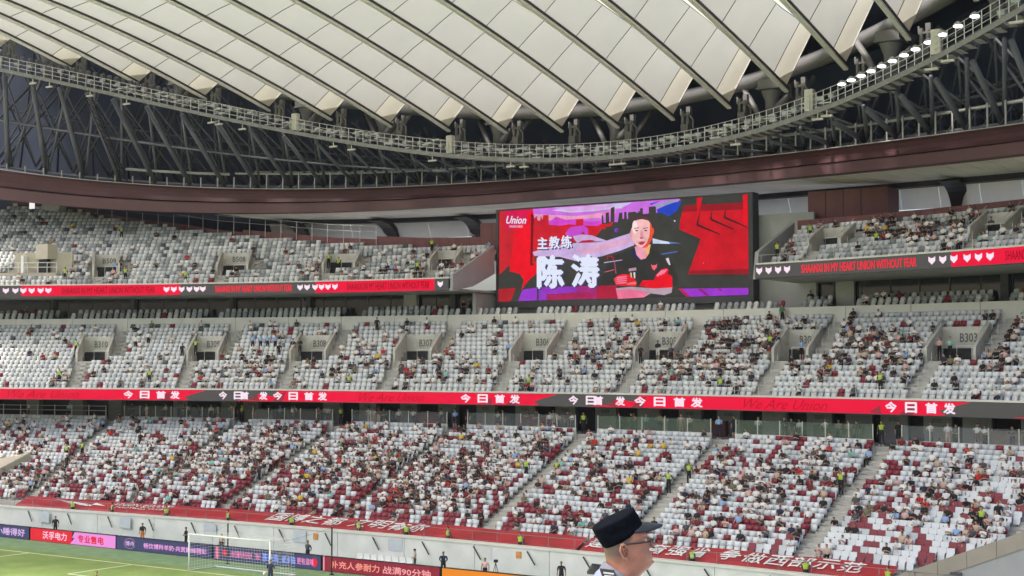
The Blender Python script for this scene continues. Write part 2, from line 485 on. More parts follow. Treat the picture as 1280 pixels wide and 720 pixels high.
# lower concourse
cc = thing('concourse', 'dark lower concourse under the middle tier with grey numbered bays', 'concourse')
m = MB(); strip(m, Dlb, [(.165,7.3),(6.0,7.3),(6.0,8.35),(.165,8.35)], st=3.); m.build('concourse_floor', M_CONC, cc)
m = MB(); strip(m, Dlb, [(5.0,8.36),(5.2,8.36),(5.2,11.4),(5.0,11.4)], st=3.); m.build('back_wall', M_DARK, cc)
bays = [-58,-53,-48,-43.5,-36,-30.5,-28.,-19,-15,-10.6,-6.5,-2.5,1.5,5.5,9.4,13.4,17.2,20.6,24.5,28.2,31.3,34.,37.2,40.,44,48]
nsec = {-36:'B287',-28.:'B286',-15:'B286',-10.6:'B285',-2.5:'B285',1.5:'B285',5.5:'B284',9.4:'B284',17.2:'B283',20.6:'B283',28.2:'B282',34.:'B282',37.2:'B282'}
m_sign = mat('sign_dark_print', (.11,.11,.11), .6, noise=0)
for s in bays:
    y = Dlb(s)+4.2
    m = MB(); m.box((s-.95, y, 8.36), (s+.95, y+.5, 11.2)); p = m.build('bay_panel', mat('bay_grey', (.27,.27,.275), .6, noise=.06), cc)
    if s in nsec:
        m = MB(); put_text(m, nsec[s], s-.34, s+.34, 9.85, 10.12, lambda a, b: (a, y-.015, b), bold=.02); m.build('lettering', m_sign, p, fix=False)
for s, c in ((-21.5,(.12,.05,.05)),(-26.2,(.35,.32,.28)),(-34.,(.05,.07,.16)),(-7.8,(.25,.03,.04)),(3.4,(.2,.03,.035)),(15.5,(.05,.06,.13)),(19.,(.14,.04,.04)),(42.,(.32,.25,.2)),(30,(.03,.03,.03))):
    m = MB(); m.box((s-1.7, Dlb(s)+3.2, 8.36), (s+1.7, Dlb(s)+3.7, 9.5)); m.build('kiosk_counter', mat('kiosk_%d' % int(s+70), c, .5), cc)

# ------------------------------------------------------------------ middle tier
mid = thing('grandstand', 'middle tier of concrete rows over the lower ribbon board', 'grandstand')
VOM = [(-43.4,-40.4,'B310'),(-32.6,-29.6,'B309'),(-22.4,-18.9,'B308'),(-12.,-8.4,'B307'),(-.6,2.9,'B306'),(11.2,14.7,'B305'),(23.5,26.4,'B304'),(35.7,39.3,'B303')]
VOM = [(a-(-2*.0039132*(a+b)/2+.052)*.9-.26, b-(-2*.0039132*(a+b)/2+.052)*.9-.26, t_) for a, b, t_ in VOM]      # measured at row 5.7, used at row 7
UVOM = [(-46.1,-43.7,'B509'),(-34.3,-31.3,'B508'),(-23.7,-20.5,None),(-12.8,-10.2,None),(24.8,27.6,None),(38.3,40.9,None)]
def radial(D, s): return -slope(D, s)*.98-.28
def rows(m, D, Z, ks, a, b, holes, drop, ok=lambda s, k: True):
    """one stepped slab per row, left open where an entrance is cut in"""
    for k in ks:
        cut = [(x+radial(D(k0), (x+y)/2)*.8*(k+.4-k0), y+radial(D(k0), (x+y)/2)*.8*(k+.4-k0)) for x, y, k0, k1 in holes if k0 <= k < k1]
        pts = sorted(set([round(float(x), 4) for x in srange(a, b, 2.)]+[v for c in cut for v in c if a < v < b]))
        run = []
        for s, e in zip(pts[:-1], pts[1:]):
            c = (s+e)/2
            good = ok(c, k) and not any(x < c < y for x, y in cut)
            if good:
                if not run: run = [s]
                run.append(e)
            if (not good or e == pts[-1]) and run:
                m.sweep([[(x, D(k)(x), Z(k)-drop), (x, D(k)(x), Z(k)), (x, D(k+1)(x)+.01, Z(k)), (x, D(k+1)(x)+.01, Z(k)-drop)] for x in run], True)
                run = []
m = MB(); rows(m, midD, midZ, range(NM), S0, S1, [(x, y, 7, 12) for x, y, t_ in VOM], .42)
m.build('terrace', M_CONC, mid)
m = MB(); strip(m, Dl, [(.3,10.5),(13.,10.5),(13.,10.7),(.3,10.7)], st=3.); strip(m, Dl, [(.302,10.71),(.88,10.71),(.88,11.19),(.302,11.19)], st=3.); m.build('underside_slab', M_GREYW, mid)
m = MB(); strip(m, Dl, [(-.05,11.425),(.5,11.425),(.5,11.55),(-.05,11.55)], st=2.); m.build('front_ledge', M_CONC2, mid)
m = MB()
for s in np.arange(-60, 50, 1.6): m.tube([(s, Dl(s)+.3, 11.55), (s, Dl(s)+.3, 12.25)], .02, 5)
m.tube([(s, Dl(s)+.3, 12.25) for s in srange(-62, 50)], .016, 5); m.build('front_rail', M_RAIL, mid)
par = thing('parapet', 'smooth pale parapet band in front of the box seats above the middle tier', 'parapet')
seg = srange(S0, S1, 5.4)
for a, b in zip(seg[:-1], seg[1:]):
    m = MB(); strip(m, Dp, [(0,16.6),(.35,16.6),(.35,18.15),(0,18.15)], a+.02, b-.02, st=2.7); m.build('parapet_panel', M_CONC2, par)
# vomitories of the middle tier: left and right wall positions
def vomitory(a, b, D, Z, k0, k1, text, label, header=1.5):
    """walls run square to the rows, so the whole entrance is turned with the curve of the stand"""
    r = thing('vomitory', label, 'stand entrance', group=None)
    c = (a+b)/2; D0 = D(k0); yr = D0(c); sh, sl_ = radial(D0, c), slope(D0, c)
    Y = lambda k: yr+(k-k0)*.8
    def put(m, name, mt, par=r, **kw):
        m.v = [(x+sh*(y-yr), y+sl_*(x+sh*(y-yr)-c), z) for x, y, z in m.v]
        return m.build(name, mt, par, **kw)
    y0, y1 = yr-.05, Y(k1)+.1
    for s in (a, b):
        m = MB(); m.prism([(s-.11, y0, Z(k0)-.5), (s-.11, y1, Z(k1)-.6), (s-.11, y1, Z(k1)+.72), (s-.11, y0+.25, Z(k0)+1.05), (s-.11, y0, Z(k0)+.9)], (.22,0,0))
        put(m, 'side_wall', M_VOM)
        m = MB(); m.tube([(s, y0+.3, Z(k0)+1.36), (s, y1-.1, Z(k1)+1.02)], .025, 5)
        for f in (.1, .5, .9):
            yy = y0+.3+(y1-y0-.4)*f; zz = Z(k0)+1.36+(Z(k1)-Z(k0)-.34)*f
            m.tube([(s, yy, zz-.32), (s, yy, zz)], .02, 5)
        put(m, 'hand_rail', M_RAIL)
    yb = Y(k1)-.02
    zt = Z(k1)+.42
    m = MB(); m.box((a+.115, yb-.22, zt-header), (b-.115, yb, zt)); h = put(m, 'header', M_VOM)
    if text:
        m = MB(); put_text(m, text, c-.35, c+.95, zt-header*.72, zt-header*.30, lambda u, v: (u, yb-.235, v), bold=.01); put(m, 'lettering', m_sign, h, fix=False)
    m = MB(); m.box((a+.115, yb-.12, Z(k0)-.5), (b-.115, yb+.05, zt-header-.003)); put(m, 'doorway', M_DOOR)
    m = MB(); m.box((a+.115, yr, Z(k0)-.3), (b-.115, yb-.121, Z(k0)-.02)); put(m, 'floor_slab', M_STEP)
    m = MB(); x0 = b-1.3; yf = yr+.05
    m.tube([(x0, yf, Z(k0)-.02), (x0, yf, Z(k0)+1.), (b-.2, yf, Z(k0)+1.), (b-.2, yf, Z(k0)-.02)], .03, 5); put(m, 'guard_rail', M_WHITE)
    return r
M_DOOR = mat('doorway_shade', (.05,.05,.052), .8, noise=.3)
M_VOM = mat('vomitory_render', (.56,.535,.48), .8, noise=.14, scale=1.)
for i, (a, b, tx) in enumerate(VOM):
    nm = ['first', 'second', 'third', 'fourth', 'fifth', 'sixth', 'seventh', 'eighth'][i]
    vomitory(a, b, midD, midZ, 7, 12, tx, 'cream walled stand entrance signed %s, %s from the left in the middle tier' % (tx, nm))
def sk(D, kr, s, k): return s+radial(D(kr), s)*.8*(k-kr)
def stair(D, Z, n0, n1, s0, parent, kr, hw=.5):
    m = MB(); rise = Z(1)-Z(0); h = MB()
    for k in range(n0, n1):
        s = sk(D, kr, s0, k+.4); y = D(k)(s)
        m.box((s-hw, y+.004, Z(k)-.05), (s+hw, y+.4, Z(k)+.012))
        m.box((s-hw, y+.402, Z(k)-.05), (s+hw, y+.794, Z(k)+rise*.5))
        if (k-n0) % 2 == 0: h.tube([(s, y+.2, Z(k)), (s, y+.2, Z(k)+.95)], .022, 5)
    m.build('stairway', M_STEP, parent)
    h.build('hand_rail', M_RAIL, parent)
MST = []
for a, b, tx in VOM:
    stair(midD, midZ, 0, 7, a+.62, mid, 7)
    stair(midD, midZ, 7, NM, b+.72, mid, 7)

# box level: floor, glazing, columns
box = thing('hospitality_boxes', 'dark glazed hospitality boxes under the upper ribbon board', 'glazed boxes')
m = MB(); strip(m, Dp, [(.36,17.6),(6.,17.6),(6.,17.85),(.36,17.85)], st=3.); m.build('box_floor', M_CONC, box)
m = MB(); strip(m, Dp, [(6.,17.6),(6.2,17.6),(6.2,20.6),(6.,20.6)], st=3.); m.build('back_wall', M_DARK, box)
gl = [(S0,-9.5),(22.3,S1)]
for a, b in gl:
    q = srange(a, b, 2.4)
    for s, e in zip(q[:-1], q[1:]):
        m = MB(); m.prism([(s+.04, Dp(s)+2.4, 17.86), (e-.04, Dp(e)+2.4, 17.86), (e-.04, Dp(e)+2.4, 20.4), (s+.04, Dp(s)+2.4, 20.4)], (0,.03,0)); m.build('window_pane', M_GLASSD, box)
        m = MB(); m.box((s-.04, Dp(s)+2.36, 17.86), (s+.04, Dp(s)+2.46, 20.4)); m.build('mullion', M_DARKG, box)
        if RNG.random() < .45:
            m = MB(); x = RNG.uniform(s+.3, e-1.2); m.box((x, Dp(x)+5.2, 17.9+RNG.random()), (x+RNG.uniform(.4,1.4), Dp(x)+5.4, 19.9)); m.build('wall_cabinet', RNG.choice([M_DARKG, M_GREYW, M_REDWALL, M_CREAM]), box)
for s in (-53.2,-45.2,-35.2,-27.2,-16.6,-12.2,22.6,25.9,38.9):
    wd = .75 if s in (-16.6, 25.9, 22.6) else .28
    m = MB(); m.box((s-wd, Dp(s)+1.9, 17.86), (s+wd, Dp(s)+2.33, 20.3)); m.build('column', M_GREYW if wd > .5 else M_DARKG, box)

# ------------------------------------------------------------------ upper tier (left and right of the screen)
UPL, UPR = (S0, -8.35), (21.75, S1)
up_l = thing('grandstand', 'left upper tier of grey seats rising towards the left corner', 'grandstand')
up_r = thing('grandstand', 'right upper tier of seats between the screen and the right edge', 'grandstand')
for (a, b), par_ in ((UPL, up_l), (UPR, up_r)):
    m = MB(); rows(m, upD, upZ, range(24), a, b, [(x, y, 3, 8 if x < -30 else 7) for x, y, t_ in UVOM], .62, lambda s, k: upN(s) > k-.6)
    m.build('terrace', M_CONC, par_)
    m = MB(); strip(m, Du, [(.06,20.15),(9.5,20.15),(9.5,20.35),(.06,20.35)], a, b, st=2.); m.build('underside_slab', M_GREYW, par_)
    m = MB(); strip(m, Du, [(-.06,21.215),(.85,21.215),(.85,21.33),(-.06,21.33)], a, b, st=2.); m.build('front_ledge', M_CONC2, par_)
    m = MB()
    for s in np.arange(a+.2, b, 1.6): m.tube([(s, Du(s)+.4, 21.33), (s, Du(s)+.4, 21.95)], .018, 5)
    m.tube([(s, Du(s)+.4, 21.95) for s in srange(a, b)], .015, 5); m.build('front_rail', M_RAIL, par_)
# end wall next to the screen
m = MB(); m.prism([(-8.3,Du(-8.3)-.02,20.12),(-8.3,38.3,20.6),(-8.3,41.7,21.9),(-8.3,41.7,24.5),(-8.3,Du(-8.3)-.02,21.5)], (.3,0,0)); m.build('end_wall', M_GREYW, up_l)
m = MB(); m.prism([(21.4,Du(21.4)-.02,20.12),(21.4,41.,20.4),(21.4,41.,25.0),(21.4,Du(21.4)+.4,22.2)], (.3,0,0)); m.build('end_wall', M_GREYW, up_r)
UST = []
for i, (a, b, tx) in enumerate(UVOM):
    par_ = up_l if a < 0 else up_r
    lab = ['signed B509, left of all in the upper tier', 'signed B508, second from the left in the upper tier', 'below the sloping rail, third from the left, upper tier',
           'nearest the screen on its left, upper tier', 'just right of the screen in the upper tier', 'at the far right of the upper tier'][i]
    k1 = 8 if i < 2 else 7
    vomitory(a, b, upD, upZ, 3, k1, tx, 'grey walled stand entrance '+lab, 1.25 if tx else .8)
    stair(upD, upZ, 0, 3, a+.5, par_, 3, .45)
    stair(upD, upZ, 3, 7, b+.6, par_, 3, .45)
# disabled platform in the left upper tier
pf = thing('viewing_platform', 'cream viewing platform cut into the left upper tier with a white railing', 'viewing platform')
pa, pb = -54.2, -49.0
yk = lambda s, k: upD(k)(s)
m = MB(); m.sweep([[(s, yk(s,2.2), upZ(2)), (s, yk(s,2.2), upZ(4)+.0), (s, yk(s,2.2)+1.9, upZ(4)), (s, yk(s,2.2)+1.9, upZ(2))] for s in srange(pa, pb, 1.)], True); m.build('deck', M_CREAM, pf)
m = MB(); m.sweep([[(s, yk(s,4.6), upZ(4)), (s, yk(s,4.6), upZ(4)+2.1), (s, yk(s,4.6)+.2, upZ(4)+2.1), (s, yk(s,4.6)+.2, upZ(4))] for s in srange(pa, pb, 1.)], True); m.build('rear_wall', M_CREAM, pf)
m = MB(); m.box((-51.9, yk(-51.4,4.6)-.45, upZ(4)+.02), (-50.7, yk(-51.4,4.6)-.02, upZ(4)+1.4)); m.build('doorway', M_DARK, pf)
m = MB(); m.box((-52.2, yk(-51.4,4.6)-.6, upZ(4)+1.42), (-50.4, yk(-51.4,4.6)+.6, upZ(4)+2.9)); m.build('header', M_CREAM, pf)
m = MB()
for s in srange(pa, pb, .9): m.tube([(s, yk(s,2.2)+.06, upZ(4)), (s, yk(s,2.2)+.06, upZ(4)+1.0)], .03, 5)
for z in (.55, 1.0): m.tube([(s, yk(s,2.2)+.06, upZ(4)+z) for s in srange(pa, pb, 1)], .03, 5)
m.build('railing', M_WHITE, pf)
m = MB(); m.box((-53.3, yk(-53.2,4.6)-.5, upZ(4)+.01), (-52.9, yk(-53.2,4.6)-.03, upZ(4)+1.8)); m.build('locker', M_WHITE, pf)

# red back wall of the upper tier
rw = thing('back_wall', 'red brown panelled wall behind the last row of the upper tier', 'wall')
Dr = lambda s: upD(upN(s)+.9)(s)
for a, b, h in ((-66.,-38.,.35),(-38.,-22.,.6),(-22.,-10.4,.9),(-10.4,-7.9,2.2),(21.9,S1,.7)):
    q = srange(a, b, 1.12)
    for s, e in zip(q[:-1], q[1:]):
        z0, z1 = upZ(upN(s))-.6, upZ(upN(e))-.6
        m = MB(); m.prism([(s+.012, Dr(s), z0), (e-.012, Dr(e), z1), (e-.012, Dr(e), z1+1.15+h), (s+.012, Dr(s), z0+1.15+h)], (0,.18,0)); m.build('wall_panel', M_REDWALL, rw)
m = MB()
q = srange(-56, -22, 1.9)
zr = lambda s: upZ(upN(s))+1.2
for s in q: m.tube([(s, Dr(s)-.1, zr(s)-.6), (s, Dr(s)-.1, zr(s)+1.25)], .032, 5)
for f in (.65, 1.2): m.tube([(s, Dr(s)-.1, zr(s)+f) for s in q], .024, 5)
m.build('top_railing', M_RAIL, rw)
pier = thing('stair_tower', 'dark red brown block right of the screen above the upper tier', 'wall block')
m = MB(); m.box((21.5,44.2,20.5),(28.2,46.8,27.75)); m.build('tower_wall', M_REDWALL, pier)
m = MB()
for s in (23., 24.5, 26.): m.box((s,44.17,20.5),(s+.05,44.197,27.75))
m.build('joint_strip', M_GASK, pier)
sb = thing('screen_wall', 'light grey wall under and beside the video screen', 'wall')
m = MB(); m.box((-8.6,43.3,17.86),(22.4,43.6,26.)); m.build('wall_face', M_GREYW, sb)
m = MB(); m.box((-11.3,42.6,17.86),(-8.6,42.9,20.1)); m.box((-8.95,39.6,17.86),(-8.6,42.6,20.1)); m.build('return_wall', M_GREYW, sb)
m = MB(); m.box((-11.4,41.9,17.86),(-10.7,42.5,19.9)); m.build('doorway', M_DARK, sb)
rack = thing('equipment_cabinet', 'tilted grey cabinet beside lit white tubes high behind the left upper tier', 'cabinet')
m = MB(); m.prism([(-60.6,32.6,30.1),(-58.7,33.4,29.8),(-58.4,33.4,30.9),(-60.2,32.6,31.1)], (0,.9,0)); m.build('casing', M_GREYW, rack)
tl_ = thing('tube_lights', 'pair of lit white light tubes high behind the left upper tier', 'tube light')
for s in (-61.9, -61.45):
    m = MB(); m.box((s-.10, 32.2, 30.2), (s+.10, 32.4, 31.1)); m.build('tube', mat('tube_glow', (1,1,1), noise=0, emit=.36), tl_)

# ------------------------------------------------------------------ ribbon boards
def ribbon(name, D, z0, z1, label, a, b):
    r = thing(name, label, 'LED board')
    m = MB(); strip(m, D, [(0,z0-.06),(.3,z0-.06),(.3,z1+.02),(0,z1+.02)], a, b, st=1.); m.build('housing', M_DARKG, r)
    m = MB(); m.sweep([[(s, D(s)-.02, z0), (s, D(s)-.02, z1)] for s in srange(a, b, 1.)], False); m.build('display', led((84,82,80)), r, fix=False)
    return r
def band(mb, D, poly, off, mi=0):              # polygon in (s, z), short enough to stay flat
    mb.add([(s, D(s)-off, z) for s, z in poly], [tuple(range(len(poly)))], mi)
LZ0, LZ1 = 10.5, 11.40
rl = ribbon('ribbon_board', Dl, LZ0, LZ1, 'lower red LED ribbon board along the front of the middle tier', S0, S1)
red, pinkw, dred = led((238,14,60)), led((255,232,246)), led((182,6,30))
def redrun(D, a, b, z0, z1, m):
    q = srange(a, b, 1.)
    m.sweep([[(s, D(s)-.035, z0), (s, D(s)-.035, z1)] for s in q], False)
for x0, x1 in ((S0,-28.4),(-18.9,5.4),(15.2,38.6)):
    m = MB(); redrun(Dl, x0, x1, LZ0, LZ1, m); m.build('red_block', red, rl, fix=False)
for x in (-28.4, 5.4, 38.6):                   # ragged right ends
    m = MB(); band(m, Dl, [(x+.004,LZ0),(x+.8,LZ0+.02),(x+.3,LZ0+.3),(x+1.4,LZ0+.62),(x+2.5,LZ1-.02),(x+.004,LZ1)], .035); m.build('red_shard', red, rl, fix=False)
    m = MB(); band(m, Dl, [(x+5.2,LZ0),(x+7.6,LZ0),(x+7.4,LZ0+.18)], .035); m.build('red_shard', red, rl, fix=False)
for x in (-18.9, 15.2):
    m = MB(); band(m, Dl, [(x-.004,LZ0),(x-.004,LZ1),(x-.5,LZ0+.4),(x-1.3,LZ0+.52),(x-1.9,LZ1-.25),(x-2.7,LZ0)], .035); m.build('red_shard', red, rl, fix=False)
for x in (-28.6,-17.6,5.0,16.4,38.):
    m = MB(); band(m, Dl, [(x-1.9,LZ0),(x-.9,LZ0),(x-.5,LZ1-.05),(x-1.2,LZ1-.3)], .045); m.build('grey_shard', led((150,48,62)), rl, fix=False)
    m = MB(); band(m, Dl, [(x-4.1,LZ0+.1),(x-3.2,LZ0+.0),(x-3.3,LZ0+.55)], .045); m.build('grey_shard', led((150,48,62)), rl, fix=False)
def chars(m, D, specs, z0, z1, off=.055, bold=.03):
    for ch, a, b in specs:
        put_text(m, ch, a, b, z0, z1, lambda u, v: (u, D(u)-off, v), bold=bold)
def starting(x0, x1, glitch=False):
    w = (x1-x0)
    f = [0, .30, .60, .86] if not glitch else [0, .32, .46, .86]
    cw_ = w*.155
    return [(c, x0+w*q, x0+w*q+cw_*1.15) for c, q in zip('今日首发', f)]
for a, b, g in ((-33.95,-28.7,0),(-24.7,-20.1,1),(-19.4,-14.3,0),(-1.2,4.2,0),(8.9,13.8,1),(14.8,20.5,0),(35.1,39.9,0)):
    m = MB(); chars(m, Dl, starting(a, b, g), LZ0+.11, LZ1-.09, bold=.04); m.build('lettering', pinkw, rl, fix=False)
for a, b in ((-45,-38.2),(-11,-4.7),(24.1,30.8)):
    m = MB(); put_text(m, 'We Are Union', a, b, LZ0+.12, LZ1-.1, lambda u, v: (u, Dl(u)-.05, v), bold=-.004, shear=.5); m.build('script_lettering', dred, rl, fix=False)
UZ0, UZ1 = 20.2, 21.2
def wolf(m, D, s, z, h, off=.055):
    w_ = h*.5
    for q in ([(-.5,.5),(-.5,-.05),(-.16,.3)], [(.5,.5),(.16,.3),(.5,-.05)], [(-.5,-.05),(-.16,.3),(.16,.3),(.5,-.05),(.22,-.3),(0,-.5),(-.22,-.3)]):
        m.add([(s+x*2*w_*.95, D(s+x*2*w_*.95)-off, z+y*h) for x, y in q], [tuple(range(len(q)))])
for pi, (a, b, lab) in enumerate(((S0,-8.5,'upper LED ribbon board left of the big screen'), (21.6,S1,'upper LED ribbon board right of the big screen'))):
    ru = ribbon('ribbon_board', Du, UZ0, UZ1, lab, a, b)
    T_ = 'SHAANXI IN MY HEART UNION WITHOUT FEAR'
    if pi == 0:
        reds = ((-50.06,-35.28),(-22.0,-9.9)); heads = (-51.4,-50.55,-49.85,-49.1,-48.3,-47.6,-36.6,-35.9,-35.15,-34.4,-33.7,-33.1,-23.5,-22.8,-22.0,-21.35,-20.7,-20.0,-9.3)
        slog = ((-46.4,-37.7,0),(-31.9,-24.3,1),(-18.8,-10.4,0))
    else:
        reds = ((38.1,S1),); heads = (22.0,22.85,23.7,24.5,36.6,37.45,38.3,39.3,40.15,41.0); slog = ((25.75,35.4,1),(42.1,50.5,0))
    for x0, x1 in reds:
        m = MB(); redrun(Du, x0, x1, UZ0, UZ1, m); m.build('red_block', red, ru, fix=False)
    for x in heads:
        m = MB(); wolf(m, Du, x, 20.72, .56); m.build('wolf_emblem', pinkw, ru, fix=False)
    for x0, x1, q in slog:
        m = MB(); put_text(m, T_, x0, x1, 20.38, 21.02, lambda u, v: (u, Du(u)-.055, v), bold=.022 if q else .01); m.build('lettering', led((252,34,56)) if q else led((140,2,20)), ru, fix=False)

# ------------------------------------------------------------------ video screen
scr = thing('video_screen', 'huge video screen showing a coach with crossed arms on a red graphic', 'screen')
SY = 42.0
m = MB(); m.box((-8.0,SY+.06,18.75),(17.62,SY+1.1,27.8)); m.build('casing', mat('screen_casing', (.035,.035,.04), .5, noise=.1), scr)
m = MB(); m.box((-8.0,SY-.06,18.75),(17.62,SY+.058,19.34)); m.box((-8.0,SY-.06,27.68),(17.62,SY+.058,27.8)); m.box((-8.0,SY-.06,19.342),(-7.72,SY+.058,27.678)); m.box((17.25,SY-.06,19.342),(17.62,SY+.058,27.678)); m.build('bezel', mat('screen_bezel', (.05,.05,.055), .5, noise=.1), scr)
def sp(x, y):                                   # artwork drawn on a 312 x 110 sheet, mapped to the flat screen
    t_ = (x-624)/312.
    u = t_/(t_+(1-t_)*.893)
    top, bot = 267-24*t_, 377-10*t_
    v = (bot-y)/(bot-top)
    return (-7.70+24.93*u, 19.36+8.3*v)
smats = []; sidx = {}
art = MB()
_layer = [0]
def draw(poly, c):
    c = tuple(c)
    if c not in sidx: sidx[c] = len(smats); smats.append(led_screen(c))
    _layer[0] += 1
    art.add([(*(lambda q: (q[0], SY+.05-.004*_layer[0], q[1]))(sp(x, y)),) for x, y in poly], [tuple(range(len(poly)))], sidx[c])
def ell(cx, cy, rx, ry, c, n=20, a0=0, a1=2*PI): draw([(cx+rx*math.cos(a0+(a1-a0)*i/n), cy+ry*math.sin(a0+(a1-a0)*i/n)) for i in range(n+(0 if a1-a0 > 6.2 else 1))], c)
DK = (62,62,58)
draw([(624,267),(936,243),(936,367),(624,377)], DK)
draw([(624,267),(668,263.6),(668,330),(637,333),(624,345)], (205,34,46))
draw([(666,263.8),(740,258),(800,253.4),(850,249.6),(842,262),(760,282),(700,290),(667,292)], (206,112,226))
draw([(690,265),(740,258.5),(790,254.6),(776,262),(740,266),(712,268)], (206,196,234))
draw([(690,262),(735,259.5),(770,258),(752,263),(715,266)], (222,168,230))
draw([(740,270),(752,266),(770,262),(770,268),(752,275)], (224,130,214))
draw([(668,270),(720,272),(752,268),(752,274),(700,277),(668,278)], (238,160,196))
draw([(686,280),(695,273),(708,277),(720,275.5),(738,279),(752,277),(752,286),(686,286)], (212,70,204))
draw([(667,322),(667,276),(671,272),(672,278),(675,278),(676,272),(678,277),(679,271),(685.5,271),(686,283),(700,284),(712,282),(720,283),(720,276),(729,275),(729,283),(745,284),(757,282),(757,296),(745,300),(720,303),(690,310),(672,322)], (206,26,44))
draw([(706,294),(712,286),(730,283),(735,288),(735,296),(712,297)], (198,74,204))
draw([(726,293),(730,291),(731,296),(726,296)], (196,24,60))
draw([(752,288),(752,271),(754,271),(754.6,280),(757,280),(757,268),(761,267),(761.5,279),(763,279),(763.5,262),(768,260),(768,279),(772,279),(774,268),(778,267),(778,275),(780,275),(780,266.6),(783,266.4),(783.5,275),(785,275),(785,267),(794,266),(797,268),(799,264.5),(800,267),(800,262),(803.5,261.6),(803.5,269),(811,268),(811,260),(820,259),(820,269),(826,267),(838,273),(852,262),(852,352),(770,335),(742,330),(742,300)], DK)
draw([(750,282),(761,281),(767,278),(764,284),(757,285),(757,288),(745,286)], (206,26,44))
draw([(821,263),(840,254.5),(852,253),(846,265),(836,272),(828,267),(822,268)], (38,70,196))
draw([(818,258),(838,251.8),(852,251),(838,256),(821,262)], (150,160,190))
draw([(812,256),(826,252),(820,255),(814,258)], (40,70,210))
ell(770.5,289,2.6,2.6,(140,60,180)); ell(772,289.5,1.5,1.6,(60,60,170)); ell(843.5,277,1.0,.9,(235,225,235))
# silver road
draw([(666,316.5),(690,309),(718,305),(745,304),(758,302),(775,296.5),(791,291.5),(793,307),(775,314),(752,321),(720,327),(700,322),(668,321)], (206,178,226))
draw([(720,312),(752,306),(775,300),(790,297),(790,303),(760,313),(730,319)], (222,170,204))
draw([(716,297),(726,294.5),(740,295.5),(750,299),(759,302),(744,303),(730,303),(722,306)], (208,176,222))
draw([(722,305),(728,302),(738,301),(745,302),(735,304.5)], (190,30,50))
draw([(816,298.5),(826,301),(838,303),(852,304.5),(838,305.2),(816,305)], (206,216,240))
draw([(836,303),(852,304.5),(838,305.2)], (60,120,190))
draw([(825,317.6),(846,314),(848,315),(826,319)], (72,110,176))
# red shapes on the left
draw([(643.5,291),(644,268.8),(667.5,267),(667,300),(664.5,333),(667,333),(671,325),(673,341),(661,351),(652,363),(655.5,350),(650,343),(637.5,340)], (238,6,34))
draw([(624,345),(637,333),(637.5,340),(650,343),(655.5,350),(652,360),(624,361)], DK)
draw([(673,341),(674,360),(652,363),(661,351)], DK)
draw([(632,267.2),(649,266),(667,264.6),(666,287),(650,288),(632,289)], (220,12,84))
draw([(649,284),(667,284),(667,290),(643.5,291)], (238,6,34))
draw([(663.3,268),(668,272),(666,332),(663.5,333.5)], (120,6,20))
draw([(660,268),(664.5,267),(663.4,332),(656,333)], (238,6,34))
draw([(624,361.5),(646,360),(639,376.4),(624,377)], (176,32,42))
# floor glow
draw([(648.5,376),(654,362),(672,359.6),(672,375.2)], (150,56,200))
draw([(674,375),(674,359.4),(722,357.6),(720,373.6)], (150,56,196))
draw([(720,373.6),(722,357.6),(746,357),(746,372.8)], (170,40,130))
draw([(746,372.8),(746,357),(771,356.2),(774,372)], (176,28,60))
draw([(684,368),(720,365),(750,366),(740,372.6),(684,375)], (170,34,90))
# right red field
draw([(850,287.5),(851,276),(856,258.4),(872,257),(936,254.6),(936,342),(860,342.6),(868,322),(876.5,299)], (206,20,38))
draw([(856,258.4),(936,253),(936,262),(854,266)], (150,24,36))
draw([(862,338),(936,335),(936,342),(860,342.6)], (150,24,36))
draw([(872,248.6),(879,248),(875,266),(872,283)], (226,12,34))
draw([(930,244),(935.6,243.6),(935.6,284),(930,282)], (234,10,34))
for x, y, e, q in ((871,281.5,(901,294),(876,262)),(888,274.5,(918,287.5),(891.5,262)),(905,272,(935.5,285),(908.5,261))):
    draw([(x,y),(x+2.6,y+2.2),e,(e[0]-.6,e[1]-1.6),(x+3.2,y-.4),(x+1.6,y-1.5)], (44,30,30))
    draw([(x,y),(x+3.4,y-.6),q], (96,34,38))
ell(880,328.6,.9,.9,(250,110,130))
draw([(848,360),(936,358.6),(936,367),(859,370)], (156,54,204))
draw([(873,360),(877,360),(887,368.4),(884,368.8)], (150,24,80)); draw([(897,359.6),(900,359.6),(904,362.4),(901,362.6)], (150,24,80))
draw([(848,360),(853,360),(864,370),(859,370)], (190,30,90))
# coach
draw([(752,356),(757,340),(763,323),(778,317),(794,311),(812,311),(824,316),(839,325),(848,345),(848,356)], (52,52,50))
draw([(790,317),(795,311),(803,324),(800,327)], (34,44,96))
draw([(794.5,309),(814.5,306),(812.5,317),(808,323.4),(802,325),(796.5,319)], (240,160,178))
draw([(808,312),(814.5,306),(812.5,317),(810,320)], (246,190,110))
ell(803.4,291.5,13.6,18.6,(248,192,192),26)
draw([(814,277),(817.4,288),(816.4,300),(810,309.5),(803,311),(810,304),(813,296)], (232,84,44))
draw([(790.6,288),(790.4,281),(793.4,275.6),(798,272.6),(804,271.4),(810,272.8),(815,277),(817.2,283),(816.8,288),(815.4,281.6),(811.5,277),(804,275.2),(797,276.6),(793,281)], (92,52,56))
ell(817.3,290,1.5,4.2,(226,70,44)); ell(790.3,294,1.6,4.4,(240,160,178)); ell(795,285,3.4,8,(252,228,226),14)
for x in (797.2, 808.6):
    draw([(x-3.2,286.4),(x+2.8,285.2),(x+2.8,286.2),(x-3.2,287.6)], (150,80,86)); ell(x,289.4,2.,.8,(96,44,56),10)
draw([(802.4,289),(804.2,289),(806.2,298),(801,298.6)], (236,150,170)); draw([(800.6,298),(806.4,297.2),(805,299.2),(802,299.6)], (196,80,100))
